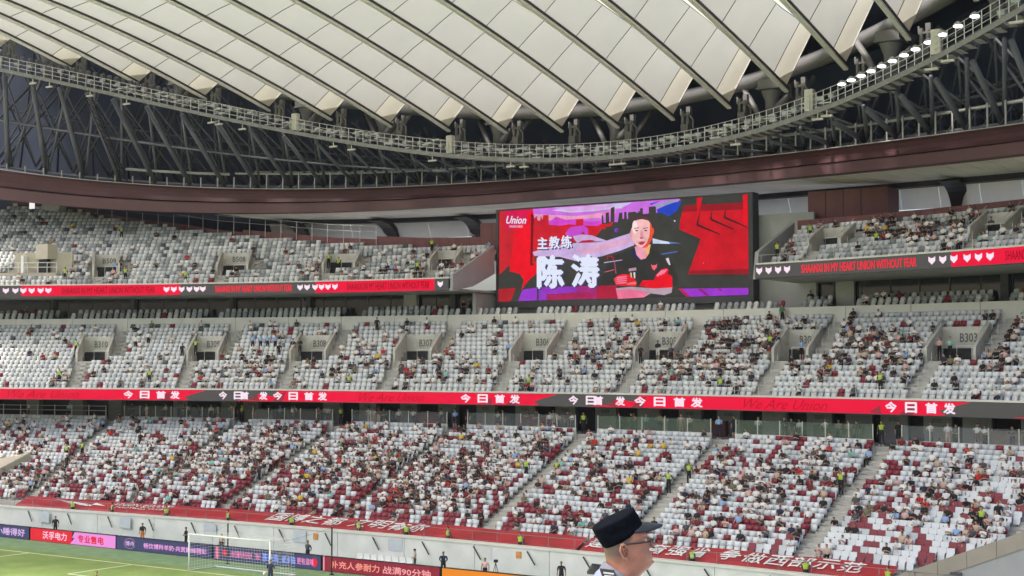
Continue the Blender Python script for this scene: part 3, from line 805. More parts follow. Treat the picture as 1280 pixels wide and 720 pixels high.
draw([(798.4,304.4),(803.6,303),(809,303),(805,306.6),(802,306.8)], (186,40,76)); draw([(797,303.4),(803.6,302),(809.6,302),(803.6,303)], (206,110,120))
draw([(768.5,349),(773,344.6),(781,342.4),(788,343),(795,348.6),(797.6,353),(796,357.4),(780,357),(772,356.4)], (232,28,48))
for q in range(4): draw([(769+q*.5,349+q*2),(774,346+q*2.3),(785,344.6+q*2.6),(785,346+q*2.6),(774,347.6+q*2.3)], (246,130,160))
draw([(785,353.6),(796,351.6),(797,355),(786,356)], (246,120,110))
draw([(800.5,357),(805,350),(819,350),(822,342.6),(829,336.4),(835,335),(837.4,337),(836,342),(841.6,345),(842,359),(820,360.6)], (236,12,36))
for q in range(3): draw([(822+q*3.6,344-q*1.6),(828+q*3,337.4-q*.6),(830+q*3,338-q*.6),(824+q*3.6,346-q*1.6)], (246,130,160))
draw([(771.5,360),(790,358),(820,360),(842,358.6),(841,365),(832,368),(815,366),(806,371),(774,373)], (186,160,176))
draw([(772,362),(790,361),(812,365),(806,371),(774,373)], (236,116,150))
for q in ([(815.6,330),(818,332.4),(817,336)], [(823,329.6),(820.6,332.4),(822.4,335.6)], [(816,333),(818,331.6),(820.6,331.6),(822.8,333),(820.8,336.6),(819.4,338.2),(818,336.6)]): draw(q, (240,100,120))
draw([(834,323.4),(837.6,322.4),(840,331),(838.4,331.4),(836,328)], (220,216,220))
draw([(787.6,336),(797,334.6),(797.4,338),(788,339.4)], (190,150,170)); draw([(789.4,341),(791.6,340.8),(792,347),(790.6,347)], (214,200,150)); draw([(793.6,340.6),(796,340.4),(796,347.6),(794.4,347.6)], (220,216,220))
draw([(757,328.4),(780,325),(780,326),(757,329.6)], (190,170,214))
for i in range(9): ell(761+RNG.uniform(-1,9), 322+RNG.uniform(-3,3), .9, .7, (190,30,46), 8)
for q in ((758,340,770,337),(770,326,772,342)): draw([(q[0],q[1]),(q[2],q[3]),(q[2]+.8,q[3]+.8),(q[0]+.8,q[1]+.8)], (210,90,120))
art.build('picture', smats, scr, fix=False)
lt = MB()
ZL = SY+.05-.004*(_layer[0]+8)
def sput(body, x0, x1, y0, y1, bold, shear=0., mb=None, dz=0, fat=0):
    ax = ay = i_ = 0
    put_text(mb or lt, body, x0, x1, -y1, -y0, lambda u, v: (lambda q: (q[0], ZL-dz-.002*i_, q[1]))(sp(u+ax, -v+ay)), bold=fat or bold, shear=shear)
for ch, x0, x1, y0, y1, f_ in (('主',674.6,687.6,298.4,313,.03),('教',689.2,702.6,297.2,312.4,.025),('练',704.2,718,296,311.6,.025),('陈',674,708.6,319.6,361,.038),('涛',716.6,752,318.2,359.8,.034)):
    sput(ch, x0, x1, y0, y1, f_)
    m = MB(); sput(ch, x0+1.6, x1+1.6, y0+1.4, y1+1.4, f_, mb=m, dz=-.02); m.build('lettering_shadow', led((70,64,110)), scr, fix=False)
sput('Union', 636, 661, 273, 282.6, .02, .35); sput('SHAANXI UNION', 640, 656.5, 284.2, 287.2, .0)
lt.build('lettering', led((226,232,252)), scr, fix=False)

# ------------------------------------------------------------------ banner over the front rail
ban = thing('banner', 'long red cloth banner with white characters draped along the front row', 'banner')
def bmap(s, f):                                # f: 0 at the wall, 1 at the seats
    rip = .05*math.sin(s*1.3)*math.sin(f*3)+.04*math.sin(s*3.1+f*2)
    return (s, Dw(s)+1.05+1.42*f, 2.06+.58*f+rip*f*(1-f)*2.4+.03*math.sin(s*.9))
def cloth(a, b, parent):
    m = MB(); q = srange(a, b, .45); nf = 6
    vs = [bmap(s, j/nf) for s in q for j in range(nf+1)]
    fs = [(i*(nf+1)+j, (i+1)*(nf+1)+j, (i+1)*(nf+1)+j+1, i*(nf+1)+j+1) for i in range(len(q)-1) for j in range(nf)]
    dn = [(x, y-.1, z-.75) for x, y, z in [bmap(s, 0) for s in q]]
    o = len(vs); vs += dn
    fs += [(o+i, o+i+1, (i+1)*(nf+1), i*(nf+1)) for i in range(len(q)-1)]
    m.add(vs, fs); return m.build('cloth', M_BANNER, parent, smooth=True)
cloth(-34.2, 19.4, ban); cloth(19.7, 40.6, ban)
m = MB()
def btext(body, a, b, f0=.14, f1=.9, bold=.016, lean=.55):
    n = len(body); w_ = (b-a)/n
    for i, ch in enumerate(body):
        if ch == ' ': continue
        put_text(m, ch, a+i*w_+.06*w_, a+(i+1)*w_-.04*w_, f0, f1, lambda u, v: (lambda p: (p[0], p[1], p[2]+.035))(bmap(u+lean*(v-.5), v)), bold=bold, up=(0,-.001,.004))
btext('国博之都', -8.0, -1.0); btext('文明有你', -.2, 6.6)
btext('建设体育强省', 19.9, 28.7, lean=.3); btext('争做西部示范', 29.4, 38.8, lean=.3)
for i in range(4):                              # swoosh emblem and the two small lines
    q = [(-31.4+i*.55,.86-i*.1),(-27.6+i*.5,.52-i*.08),(-26.6,.42),(-27.8+i*.4,.44-i*.06)]
    m.add([(lambda p: (p[0], p[1], p[2]+.04))(bmap(a, b)) for a, b in q], [(0,1,2,3)])
m.add([(lambda p: (p[0], p[1], p[2]+.04))(bmap(a, b)) for a, b in [(-26.2,.62),(-24.9,.44),(-26.4,.4)]], [(0,1,2)])
put_text(m, 'UNION SHAANXI', -24.2, -18.2, .52, .82, lambda u, v: (lambda p: (p[0], p[1], p[2]+.04))(bmap(u+.5*(v-.5), v)), bold=.03, up=(0,0,.004))
put_text(m, 'FOOTBALL CLUB', -23.6, -18.6, .30, .44, lambda u, v: (lambda p: (p[0], p[1], p[2]+.04))(bmap(u+.5*(v-.5), v)), bold=.02, up=(0,0,.004))
m.build('lettering', M_WHITEP, ban, fix=False)

# ------------------------------------------------------------------ pitch-side advertising boards
HY = 5.9
def board(a, b, label, faces, texts):
    r = thing('advertising_board', label, 'advertising board', (a, HY, 0))
    w_ = b-a
    m = MB(); m.box((.02,.02,0),(w_-.02,.30,1.0)); m.build('casing', M_BLACK, r)
    mats = []; m = MB()
    for q, c in faces:
        mats.append(led(c)); m.add([(x*w_, .012-.001*len(mats), z) for x, z in q], [tuple(range(len(q)))], len(mats)-1)
    m.build('display', mats, r, fix=False)
    for body, x0, x1, z0, z1, c, bo in texts:
        m = MB(); put_text(m, body, x0*w_, x1*w_, z0, z1, lambda u, v: (u, -.006, v), bold=bo); m.build('lettering', led(c), r, fix=False)
    return r
full = lambda x0=0, x1=1: [(x0,.04),(x1,.04),(x1,.96),(x0,.96)]
NV = (72,76,112)
board(-40.4, -27.3, 'navy advertising board at the left edge with lilac characters', [(full(), NV)], [('有小睡得好', .62, .965, .22, .80, (224,190,240), .02)])
board(-27.1, -17.3, 'red and pink advertising board by the left corner of the pitch', [(full(0,.50), (232,44,58)), ([(.48,.04),(1,.04),(1,.96),(.53,.96),(.50,.5),(.53,.52)], (240,150,226))],
      [('沃孚电力', .15, .44, .22, .82, (255,208,232), .02), ('专业售电', .57, .87, .2, .8, (232,40,60), .03)])
bo = board(-17.2, -7.3, 'navy board with a round logo and pink characters behind the goal, left half', [(full(), NV)],
      [('博舟', .10, .20, .34, .70, (228,190,236), .01), ('畅饮博羚羊奶·共赏巅峰精彩', .30, .955, .28, .68, (244,170,232), .02)])
m = MB(); m.tube([(1.47+.62*math.cos(t_), -.004, .52+.36*math.sin(t_)) for t_ in np.linspace(.4, 5.9, 22)], .012, 4); m.build('ring_logo', led((226,150,200)), bo, fix=False)
b4 = board(-7.1, 2.9, 'navy board behind the goal with pink and blue characters and a red emblem', [(full(), NV), ([(.02,.1),(.05,.1),(.05,.9),(.02,.9)], (236,120,150))],
      [('欢聚时刻', .17, .37, .28, .74, (240,130,180), .015), ('有', .40, .45, .3, .74, (240,130,180), .015), ('茅台鸡', .47, .62, .2, .82, (130,160,246), .03), ('家乡味', .65, .78, .24, .76, (130,160,246), .03), ('更有滋味', .79, .94, .28, .74, (240,150,200), .015)])
m = MB(); m.add([(9.45+.26*math.cos(t_), -.006, .5+.3*math.sin(t_)) for t_ in np.linspace(0, 6.1, 12)], [tuple(range(12))], 0); m.add([(1.1+.22*math.cos(t_), -.006, .56+.2*math.sin(t_)) for t_ in np.linspace(0, 6.1, 12)], [tuple(range(12))], 0); m.build('round_emblem', led((238,40,60)), b4, fix=False)
board(3.1, 12.8, 'maroon advertising board right of the goal with pink characters', [(full(), (146,46,62)), (full(0,.015), (236,150,170))], [('补充人参耐力', .07, .50, .26, .76, (255,160,140), .02), ('战满90分钟', .53, .93, .24, .74, (255,170,170), .02)])
board(13.0, 24., 'orange advertising board to the right of the maroon one', [(full(), (240,140,40))], [('超级联赛', .28, .50, .1, .72, (60,36,20), .03)])

# ------------------------------------------------------------------ goal with its net
goal = thing('football_goal', 'white football goal with a slack net and black rear poles', 'goal', (-.6, GY, 0))
m = MB()
for x in (-3.66, 3.66): m.tube([(x,0,0),(x,0,2.44)], .06, 10)
m.tube([(-3.72,0,2.44),(3.72,0,2.44)], .06, 10); m.build('frame', M_WHITE, goal, smooth=True)
m = MB()
m.tube([(-3.66,0,.05),(-3.66,2.4,.05),(3.66,2.4,.05),(3.66,0,.05)], .04, 6); m.build('ground_bar', M_WHITE, goal)
m = MB(); nm_ = .0075
for z in np.arange(.0, 2.45, .2):
    yb = 2.4-.25*(z/2.44)
    m.tube([(-3.66,.0,z),(-3.66,yb,z),(3.66,yb,z),(3.66,0,z)], nm_, 3, cap=False)
for x in np.arange(-3.66, 3.67, .25): m.tube([(x,0,2.44),(x,2.15,2.42),(x,2.4,.05)], nm_*.8, 3, cap=False)
for y in np.arange(.25, 2.2, .25):
    m.tube([(-3.66,y,.0),(-3.66,y,2.43),(3.66,y,2.43),(3.66,y,0)], nm_*.8, 3, cap=False)
m.build('net', mat('net_cord', (.72,.72,.72), .8, noise=0), goal)
for x, h in ((-4.7,2.75),(4.75,3.1)):
    nn = 'left' if x < 0 else 'right'
    p = thing('net_pole', 'slim black pole standing behind the %s goalpost' % nn, 'pole', (x, 4.9, 0))
    m = MB(); m.tube([(0,0,0),(0,0,h)], .05, 8); m.build('pole', M_BLACK, p)
    m = MB(); m.tube([(0,0,0),(0,0,.05)], .16, 10); m.build('base', M_BLACK, p)
    m = MB(); m.tube([(0,0,h-.08),(-x*.24,-2.6,2.46-.02)], .008, 3); m.build('cord', M_BLACK, p)
ball = thing('football', 'white football held at the hip of the goalkeeper by the right post', 'ball', (4.72, -1.32, .80))
m = bmesh.new(); bmesh.ops.create_icosphere(m, subdivisions=3, radius=.11); me = bpy.data.meshes.new('ball'); m.to_mesh(me); m.free(); me.materials.append(M_WHITE); me.materials.append(M_BLACK)
for p in me.polygons:
    p.use_smooth = True
    if min((Vector(p.center).normalized()-Vector(q).normalized()).length for q in ((0,1.,1.6),(0,-1,1.6),(1,1.6,0),(-1,1.6,0),(1.6,0,1),(1.6,0,-1),(0,1,-1.6),(0,-1,-1.6),(1,-1.6,0),(-1,-1.6,0),(-1.6,0,1),(-1.6,0,-1))) < .34: p.material_index = 1
link('shell', me, ball)
for i, s in enumerate(np.arange(3.0, 7.9, .62)):
    y = 9.4
    o = thing('bench_seat', 'white bench seat in the row behind the maroon board, number %s from the left' % ['one','two','three','four','five','six','seven','eight'][i], 'seat', (s, y, 0), group='white bench seats behind the advertising boards')
    m = MB(); m.box((-.24,.1,.36),(.24,.42,.42)); m.box((-.24,.42,.42),(.24,.47,.76)); m.build('shell', M_WHITE, o)
    m = MB(); m.box((-.04,.2,0),(.04,.32,.355)); m.build('leg', M_RAIL, o)
tp = thing('tripod', 'small dark camera tripod standing behind the orange board', 'tripod', (15.5, 8.2, 0))
m = MB(); m.box((-.1,-.08,1.25),(.1,.12,1.42)); m.build('camera_head', M_BLACK, tp)
for a in (0, 2.1, 4.2):
    m = MB(); m.tube([(0,0,1.25),(.38*math.cos(a),.38*math.sin(a),0)], .02, 5); m.build('leg', M_BLACK, tp)

# ------------------------------------------------------------------ red fascia ring and soffit
fas = thing('fascia_ring', 'deep maroon fascia band curving above the upper tier', 'fascia')
def fprof(s):
    b, t_ = Zfb(s), Zft(s); h = t_-b
    return [(0,b),(.02,b+.40*h),(-.06,b+.415*h),(.12,b+.46*h),(.42,b+.62*h),(.5,b+.78*h),(.35,b+.92*h),(.1,t_),(1.2,t_),(1.2,b)]
seg = srange(S0, S1, 5.)
for a, b in zip(seg[:-1], seg[1:]):
    rings = [[(s, Df(s)+o, z) for o, z in fprof(s)] for s in srange(a, b, 1.25)]
    lo = MB(); lo.sweep([r[:3]+[(r[2][0], r[2][1]+.6, r[2][2]), (r[0][0], r[0][1]+1.2, r[0][2])] for r in rings], True); lo.build('lower_lip', M_MAROON2, fas)
    hi = MB(); hi.sweep([r[3:8]+[r[8], (r[8][0], r[8][1], r[3][2]+.001)] for r in rings], True); hi.build('upper_cove', M_MAROON, fas, smooth=False)
m = MB(); strip(m, Df, lambda s: [(.05,Zft(s)+.002),(.22,Zft(s)+.002),(.22,Zft(s)+.07),(.05,Zft(s)+.07)], st=1.5); m.build('top_trim', M_TUBE2, fas)
M_FACADE = mat('translucent_facade', (.80,.70,.56), .6, noise=.16, scale=.22, trans=.42)  # translucency added so the sky behind brightens these sloping panels
sof = thing('soffit', 'pale panelled ceiling and sloping wall behind the upper tier', 'ceiling')
q = srange(-40, S1, 2.)
for s, e in zip(q[:-1], q[1:]):
    for o0, o1 in ((1.25, 4.), (4.04, 7.), (7.04, 9.6)):
        m = MB(); m.prism([(s+.03, Df(s)+o0, Zfb(s)+.1), (e-.03, Df(e)+o0, Zfb(e)+.1), (e-.03, Df(e)+o1, Zfb(e)+.1), (s+.03, Df(s)+o1, Zfb(s)+.1)], (0,0,.06)); m.build('soffit_panel', M_SOFFIT, sof)
for s, e in zip(q[:-1:2], q[2::2]):
    for f0, f1 in ((0,.33),(.338,.66),(.668,1.)):
        pt = lambda x, f: (x, Df(x)+10.4+3.6*f**1.4, Zfb(x)-.1-5.6*f)
        m = MB(); m.add([pt(s+.012,f0), pt(e-.012,f0), pt(e-.012,f1-.003), pt(s+.012,f1-.003)], [(0,1,2,3)]); m.build('wall_panel', M_FACADE, sof)
m = MB(); m.sweep([[(s, Df(s)+15.2, 15.), (s, Df(s)+15.2, Zfb(s)+4.5), (s, Df(s)+15.5, Zfb(s)+4.5), (s, Df(s)+15.5, 15.)] for s in srange(-90, -36, 3.)], True); m.build('rear_wall', M_NAVY, sof)  # left back wall coloured dark in place of the shade there
m = MB(); m.sweep([[(s, Df(s)+1.25, Zfb(s)+.1), (s, Df(s)+15.2, Zfb(s)+.1), (s, Df(s)+15.2, Zfb(s)+.3), (s, Df(s)+1.25, Zfb(s)+.3)] for s in srange(-74, -40, 3.)], True); m.build('shaded_ceiling', M_NAVY, sof)  # soffit runs on here; its shade is put into the navy colour
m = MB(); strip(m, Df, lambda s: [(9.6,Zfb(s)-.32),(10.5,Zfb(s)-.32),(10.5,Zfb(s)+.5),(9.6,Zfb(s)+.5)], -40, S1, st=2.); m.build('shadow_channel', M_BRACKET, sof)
for i, (s, lab) in enumerate(((-37.,'dark curved bracket at the left end of the pale soffit'),(-28.,'dark curved bracket above the left upper tier, second from the left'),(-19.,'dark curved bracket nearest the left edge of the screen'),(34.,'dark curved bracket at the right of the pale soffit'),(43.,'dark curved bracket at the far right edge of the pale soffit'))):
    br = thing('curved_bracket', lab, 'bracket')
    pts = []
    for f in np.linspace(0, 1, 14):
        if f < .35: o, z = 8.2+1.6*f/.35, Zfb(s)-.18-.25*(f/.35)**2
        else:
            g = (f-.35)/.65; o, z = 9.8+2.6*math.sin(g*PI/2), Zfb(s)-.43-4.7*(1-math.cos(g*PI/2))**.8
        pts.append((o, z))
    w_ = .75
    m = MB(); m.sweep([[(s-w_, Df(s)+o-.35, z-.1), (s+w_, Df(s)+o-.35, z-.1), (s+w_, Df(s)+o+.25, z+.12), (s-w_, Df(s)+o+.25, z+.12)] for o, z in pts], True); m.build('rib', M_BRACKET, br)

# ------------------------------------------------------------------ dark shell behind the roof edge
shell = thing('roof_shell', 'dark navy outer cladding behind the steel ring', 'roof cladding')
q = srange(S0, S1, 3.)
m = MB(); m.sweep([[(s, Df(s)+11.2, Zfb(s)+.2), (s, Df(s)+12.5, Zt(s)+9.), (s, Df(s)+12.8, Zt(s)+9.), (s, Df(s)+11.5, Zfb(s)+.2)] for s in q], True); m.build('cladding_wall', M_NAVY, shell)
m = MB(); m.sweep([[(s, Dt(s)-.1, Zt(s)+3.9), (s, Df(s)+12.6, Zt(s)+5.6), (s, Df(s)+12.6, Zt(s)+5.9), (s, Dt(s)-.1, Zt(s)+4.2)] for s in q], True); m.build('shade_deck', M_NAVY, shell)  # opaque slab added overhead to keep sky light off the ring
m = MB(); m.sweep([[(s, Df(s)+1.25, Zft(s)-.3), (s, Df(s)+11.2, Zft(s)-.3), (s, Df(s)+11.2, Zft(s)-.1), (s, Df(s)+1.25, Zft(s)-.1)] for s in q], True); m.build('catwalk_floor', M_NAVY, shell)

# ------------------------------------------------------------------ steel ring truss
trs = thing('ring_truss', 'grey tubular steel truss between the maroon band and the roof edge', 'steel truss')
SB = [s for s in np.arange(-63.9, 53, 3.2)]
TB = lambda s: Vector((s, Df(s)+1.4, Zft(s)+.35))
def TT(s, dd=1.2, dz=-.5): return Vector((s, Dt(s)+dd, Zg(s)-1.45+dz))
for s in SB:
    st_ = s-.5+max(0, -s-44)*.28
    m = MB(); m.tube([TB(s), TT(st_)], float(np.interp(s, [-34,-22,18,30], [.24,.12,.12,.22])), 8); m.build('diagonal_tube', M_TUBE, trs, smooth=True)
    m = MB(); m.tube([TB(s)+Vector((0,.3,0)), TT(st_+2.2, 2.5, .3)], .15, 6); m.build('diagonal_tube', M_TUBE, trs, smooth=True)
    m = MB(); m.tube([TB(s)+Vector((0,.6,0)), TT(st_-3.6, 5.2, 2.)], .12, 6); m.build('brace_tube', M_TUBE3, trs, smooth=True)
    m = MB(); m.tube([TB(s)+Vector((.4,3.5,0)), TT(st_+4.6, 7.5, 2.4)], .13, 6)
    m.tube([TB(s)+Vector((-.4,6.5,0)), TT(st_-1., 9.5, 3.)], .13, 6); m.build('brace_tube', M_TUBE3, trs, smooth=True)
    m = MB(); m.tube([TB(s)+Vector((1.6,2.2,.2)), TT(st_-2.2, 3.6, 1.)], .10, 5); m.tube([TB(s)+Vector((1.6,2.2,.2)), TT(st_+3.8, 4.6, 1.4)], .10, 5); m.build('brace_tube', M_TUBE4, trs, smooth=True)
    m = MB(); m.tube([TB(s)+Vector((.8,7.6,.2)), TT(st_-4.4, 8.2, 2.2)], .10, 5); m.tube([TB(s)+Vector((.8,7.6,.2)), TT(st_+5.2, 9.2, 2.6)], .10, 5); m.tube([TB(s)*.5+TT(s, 8, 2.)*.5, TB(s+3.2)*.5+TT(s+3.2, 8, 2.)*.5], .08, 5); m.build('brace_tube', M_TUBE4, trs, smooth=True)
m = MB(); m.tube([TB(s) for s in srange(S0, S1, 1.6)], .16, 6); m.build('lower_chord', M_TUBE, trs, smooth=True)
m = MB(); m.tube([(TB(s)+TT(s))*.5+Vector((0,.1,0)) for s in srange(S0, -14, 1.6)], .11, 6); m.build('middle_chord', M_TUBE, trs, smooth=True)
m = MB(); m.tube([(TB(s)*.6+TT(s, 7, 2)*.4) for s in srange(S0, S1, 1.6)], .12, 6); m.build('rear_chord', M_TUBE3, trs, smooth=True)
m = MB(); m.tube([(s, Df(s)+.9, Zft(s)+1.5) for s in srange(-47, -37.5, 1.6)], .14, 5); m.tube([(s, Df(s)+.9, Zft(s)+1.6) for s in srange(-37, S1, 1.6)], .1, 5)
m.tube([(s, Df(s)+2.4, Zft(s)+1.95) for s in srange(-37, S1, 1.6)], .1, 5); m.build('service_beam', M_TUBE2, trs)
for i, s in enumerate(np.arange(-60, 52, 1.55)):
    h = float(np.interp(s, [-48,-38,-30], [.75,1.1,1.75]))
    m = MB(); m.box((s-.055, Df(s)+.35, Zft(s)+.07), (s+.055, Df(s)+.46, Zft(s)+h)); m.build('fascia_post', M_TUBE2, trs)
for s in np.arange(-36, 52, 1.55):
    m = MB(); m.tube([(s+.1, Df(s)+.6, Zft(s)+.1), (s+1.3, Df(s+1.3)+1.2, Zft(s+1.3)+1.75)], .035, 5); m.build('thin_brace', M_TUBE, trs)
    m = MB(); m.tube([(s+.75, Df(s)+1.1, Zft(s)+.1), (s+.75, Df(s)+1.1, Zft(s)+1.5)], .03, 5); m.build('thin_post', M_TUBE, trs)

# big ring pipe with pedestals and cable anchors
ring = thing('compression_ring', 'large grey ring pipe with pedestals under the roof tips', 'ring beam')
m = MB(); m.tube([(s, Dt(s)+1.7, Zt(s)+1.75) for s in srange(S0, S1, 1.5)], .62, 12); m.build('ring_pipe', M_PIPE, ring, smooth=True)
for i, s in enumerate((-51,-39.3,-27.3,-19.7,-7.7,4.9,21.7,33.7,44.6)):
    y, z, zb = Dt(s)+1.7, Zt(s)+1.2, Zg(s)-.6
    m = MB(); m.box((s-.85,y-.8,z-.5),(s+.85,y+.8,z+.15)); m.box((s-.95,y-.9,z-.62),(s+.95,y+.9,z-.502)); m.build('pedestal_block', M_PIPE, ring)
    m = MB(); m.tube([(s,y,z-.62),(s,y,z-.75),(s,y,z-1.5),(s,y,zb-.5)], [.8,.8,.5,.5], 12); m.tube([(s+1.7,y,z-.3),(s+1.5,y,z-1.3),(s+.6,y,z-2.0),(s,y,z-2.4)], .38, 8); m.build('pedestal_column', M_PIPE, ring, smooth=True)
    for sg in (-1, 1):
        m = MB(); m.tube([(s+sg*.4,y,zb-.3),(s+sg*3.1,y+1.2,z+.3)], .24, 7); m.build('ring_strut', M_PIPE, ring, smooth=True)
am = MB(); am.box((-.32,-.35,-1.3),(.32,.3,-.6)); am.tube([(-.2,-.2,-.6),(-.2,-.2,.5)], .14, 7); am.tube([(.22,-.15,-.6),(.22,-.15,.35)], .15, 7); am.box((-.42,-.3,.1),(.5,.15,.26)); am.tube([(.4,-.2,.1),(.75,-.2,-.3),(.75,-.2,-1.2)], .07, 6); am.box((-.5,-.1,.3),(-.38,.0,.7)); am.box((-.05,.1,-1.0),(.3,.5,.9))
am_ = am.mesh('cable_anchor', M_PIPE)
for s in np.arange(-60, 54, 6.): link('cable_anchor', am_, ring, loc=(s+1.1, Dt(s)+.5, Zt(s)-.15))

# ------------------------------------------------------------------ membrane roof
roof = thing('stadium_roof', 'white folded membrane roof of parallel valleys and ridges over the stand', 'roof')
def zrib(s, d):
    x = Dt(s)-d
    return Zt(s)+.27*x-.0021*x*x*(1.25 if s < -20 else .75)
def fold(s, d):
    x = Dt(s)-d
    return max(.25, 2.75-.058*x+.75*math.exp(-(x/4.)**2))
for s in np.arange(-66, 55, 6.):
    sr, s2 = s+3., s+6.
    zr_ = lambda d: (zrib(s, d)+zrib(s2, d))/2+fold(sr, d)
    e0, er, e2 = Dt(s), Dt(sr)-.1, Dt(s2)
    cuts = [0, 2.2]+[2.2+4.3*i for i in range(1, 6)]+[66.]
    for i in range(len(cuts)-1):
        sub = 4 if i < len(cuts)-2 else 8
        m = MB(); rows_ = []
        for j in range(sub+1):
            x = cuts[i]+(cuts[i+1]-cuts[i])*j/sub
            d0 = e0-x; dr = er-x
            rows_.append(((s, d0, zrib(s, d0)), (sr, dr, zr_(dr))))
        vs = []
        for j, (a, b) in enumerate(rows_):
            A, B = Vector(a), Vector(b)
            for f in (0, .25, .5, .75, 1):
                p = A.lerp(B, f); p.z += .05*math.sin(PI*f)+(.16 if sub == 4 else 0)*math.sin(PI*f)*math.sin(PI*j/sub); vs.append(p)
        fs = [(j*5+k, j*5+k+1, j*5+k+6, j*5+k+5) for j in range(sub) for k in range(4)]
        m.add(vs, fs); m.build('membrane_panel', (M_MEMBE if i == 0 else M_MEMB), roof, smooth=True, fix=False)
    c2 = [0, 10.8, 23.7, 66.]
    for i in range(3):
        m = MB(); sub = 3; vs = []
        for j in range(sub+1):
            x = c2[i]+(c2[i+1]-c2[i])*j/sub
            dr, d2 = er-x, e2-x
            vs += [(sr, dr, zr_(dr)), (s2-.05, d2, zrib(s2, d2))]
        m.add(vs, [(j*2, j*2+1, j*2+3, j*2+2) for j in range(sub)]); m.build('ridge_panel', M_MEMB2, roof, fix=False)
    m = MB()
    for x in cuts[1:-1]:
        d0, dr = e0-x, er-x
        A, B = Vector((s, d0, zrib(s, d0)-.02)), Vector((sr, dr, zr_(dr)-.02)); Cc = A.lerp(B, .5); Cc.z += .05
        m.tube([A, Cc, B], .035, 4)
    m.tube([(sr, er-x, zr_(er-x)-.03) for x in np.linspace(0, 60, 12)], .03, 4)
    m.build('seam_strip', M_SEAM, roof)
    g = lambda u, x: Vector((s, e0-x, zrib(s, e0-x))).lerp(Vector((sr, er-x, zr_(er-x))), u)+Vector((0, -.01, -.05+.05*math.sin(PI*u)))
    m = MB(); m.add([g(.0,-.03), g(.0,1.5), g(.30,-.03)], [(0,1,2)]); m.build('gusset', M_GUSSET, roof)
    m = MB(); E = Vector((0,.02,0)); A, B = Vector((s, e0, zrib(s,e0))), Vector((sr, er, zr_(er)))
    m.prism([A+E, B+E, B+E+Vector((0,0,.16)), A+E+Vector((0,0,.16))], (0,.1,0)); m.build('edge_trim', M_BEAM, roof)
    xs = np.linspace(-.35, 60, 18)
    m = MB(); m.sweep([[(s-.17, e0-x, zrib(s,e0-x)-.26), (s+.17, e0-x, zrib(s,e0-x)-.26), (s+.17, e0-x, zrib(s,e0-x)-.04), (s-.17, e0-x, zrib(s,e0-x)-.06)] for x in xs], True); m.build('valley_beam', M_BEAM, roof)
    m = MB()
    for sg in (-1, 1): m.sweep([[(s+sg*.215-.04, e0-x, zrib(s,e0-x)-.09), (s+sg*.215+.04, e0-x, zrib(s,e0-x)-.09), (s+sg*.215+.04, e0-x, zrib(s,e0-x)+.08), (s+sg*.215-.04, e0-x, zrib(s,e0-x)+.06)] for x in xs], True)
    m.build('valley_gasket', M_GASK, roof)

M_KICK = mat('kick_plate_grey', (.24,.24,.235), .5)
# ------------------------------------------------------------------ lighting gantry
gan = thing('lighting_gantry', 'curved steel catwalk with railings and floodlights below the roof edge', 'gantry')
gs = srange(-64, S1, 1.)
GZ = lambda s: Zg(s)-1.42
m = MB(); m.sweep([[(s, Dg(s), GZ(s)-.1), (s, Dg(s)+1.5, GZ(s)-.1), (s, Dg(s)+1.5, GZ(s)+.06), (s, Dg(s), GZ(s)+.06)] for s in gs], True); m.build('deck', M_TUBE, gan)
m = MB()
for s in np.arange(-64, S1, .8): m.box((s, Dg(s)+.08, GZ(s)-.16), (s+.45, Dg(s)+1.4, GZ(s)-.104))
m.build('deck_grating', M_TUBE2, gan, kind='stuff')
m = MB(); m.sweep([[(s, Dg(s)-.06, GZ(s)-.16), (s, Dg(s)-.004, GZ(s)-.16), (s, Dg(s)-.004, GZ(s)+.2), (s, Dg(s)-.06, GZ(s)+.2)] for s in gs], True); m.build('kick_plate', M_KICK, gan)
for h in (.55, .95, 1.35):
    m = MB(); m.tube([(s, Dg(s), GZ(s)+h) for s in gs], .026, 5); m.build('rail', M_RAIL, gan)
m = MB(); m.tube([(s, Dg(s)+1.5, GZ(s)+1.35) for s in gs], .035, 5); m.tube([(s, Dg(s)+1.5, GZ(s)+.8) for s in gs], .03, 5); m.build('rail', M_TUBE, gan)
pm = MB(); pm.box((-.026,-.026,0),(.026,.026,1.37)); pm_ = pm.mesh('post', M_RAIL)
for s in np.arange(-62, 53, .72): link('post', pm_, gan, loc=(s, Dg(s)-.01, GZ(s)))
fm = MB(); fm.box((-.26,-.02,-.16),(.26,.3,.16), 0); fm.box((-.22,-.05,-.13),(.22,-.021,.13), 1); fm.box((-.03,.1,-.5),(.03,.16,-.16), 0); fm.box((-.3,.02,-.26),(.3,.06,-.21), 0)
f_off = fm.mesh('floodlight', [M_LAMPOFF, M_LAMPG]); 
lm_ = MB(); lm_.tube([(0,.28,.06),(0,.1,.02),(0,-.05,-.03),(0,-.07,-.035)], [.10,.24,.29,.27], 12, 0); lm_.tube([(0,-.071,-.035),(0,-.09,-.04)], .26, 12, 1); lm_.box((-.03,.1,-.55),(.03,.16,0), 0)
f_on = lm_.mesh('floodlight', [M_LAMPOFF, M_LAMP])
lit = [30.6,31.5,32.45,33.4,34.4,35.4,36.45,37.5,38.65,39.9,41.2,42.6]
for s in np.arange(-62, 52, 1.25):
    if 29.8 < s < 44: continue
    o = link('floodlight', f_off, gan, loc=(s+RNG.uniform(-.2,.2), Dg(s)+.35+RNG.uniform(0,.5), GZ(s)+.75+RNG.uniform(0,.35)))
    o.rotation_euler = (RNG.uniform(.1,.6), 0, RNG.uniform(-.3,.3))
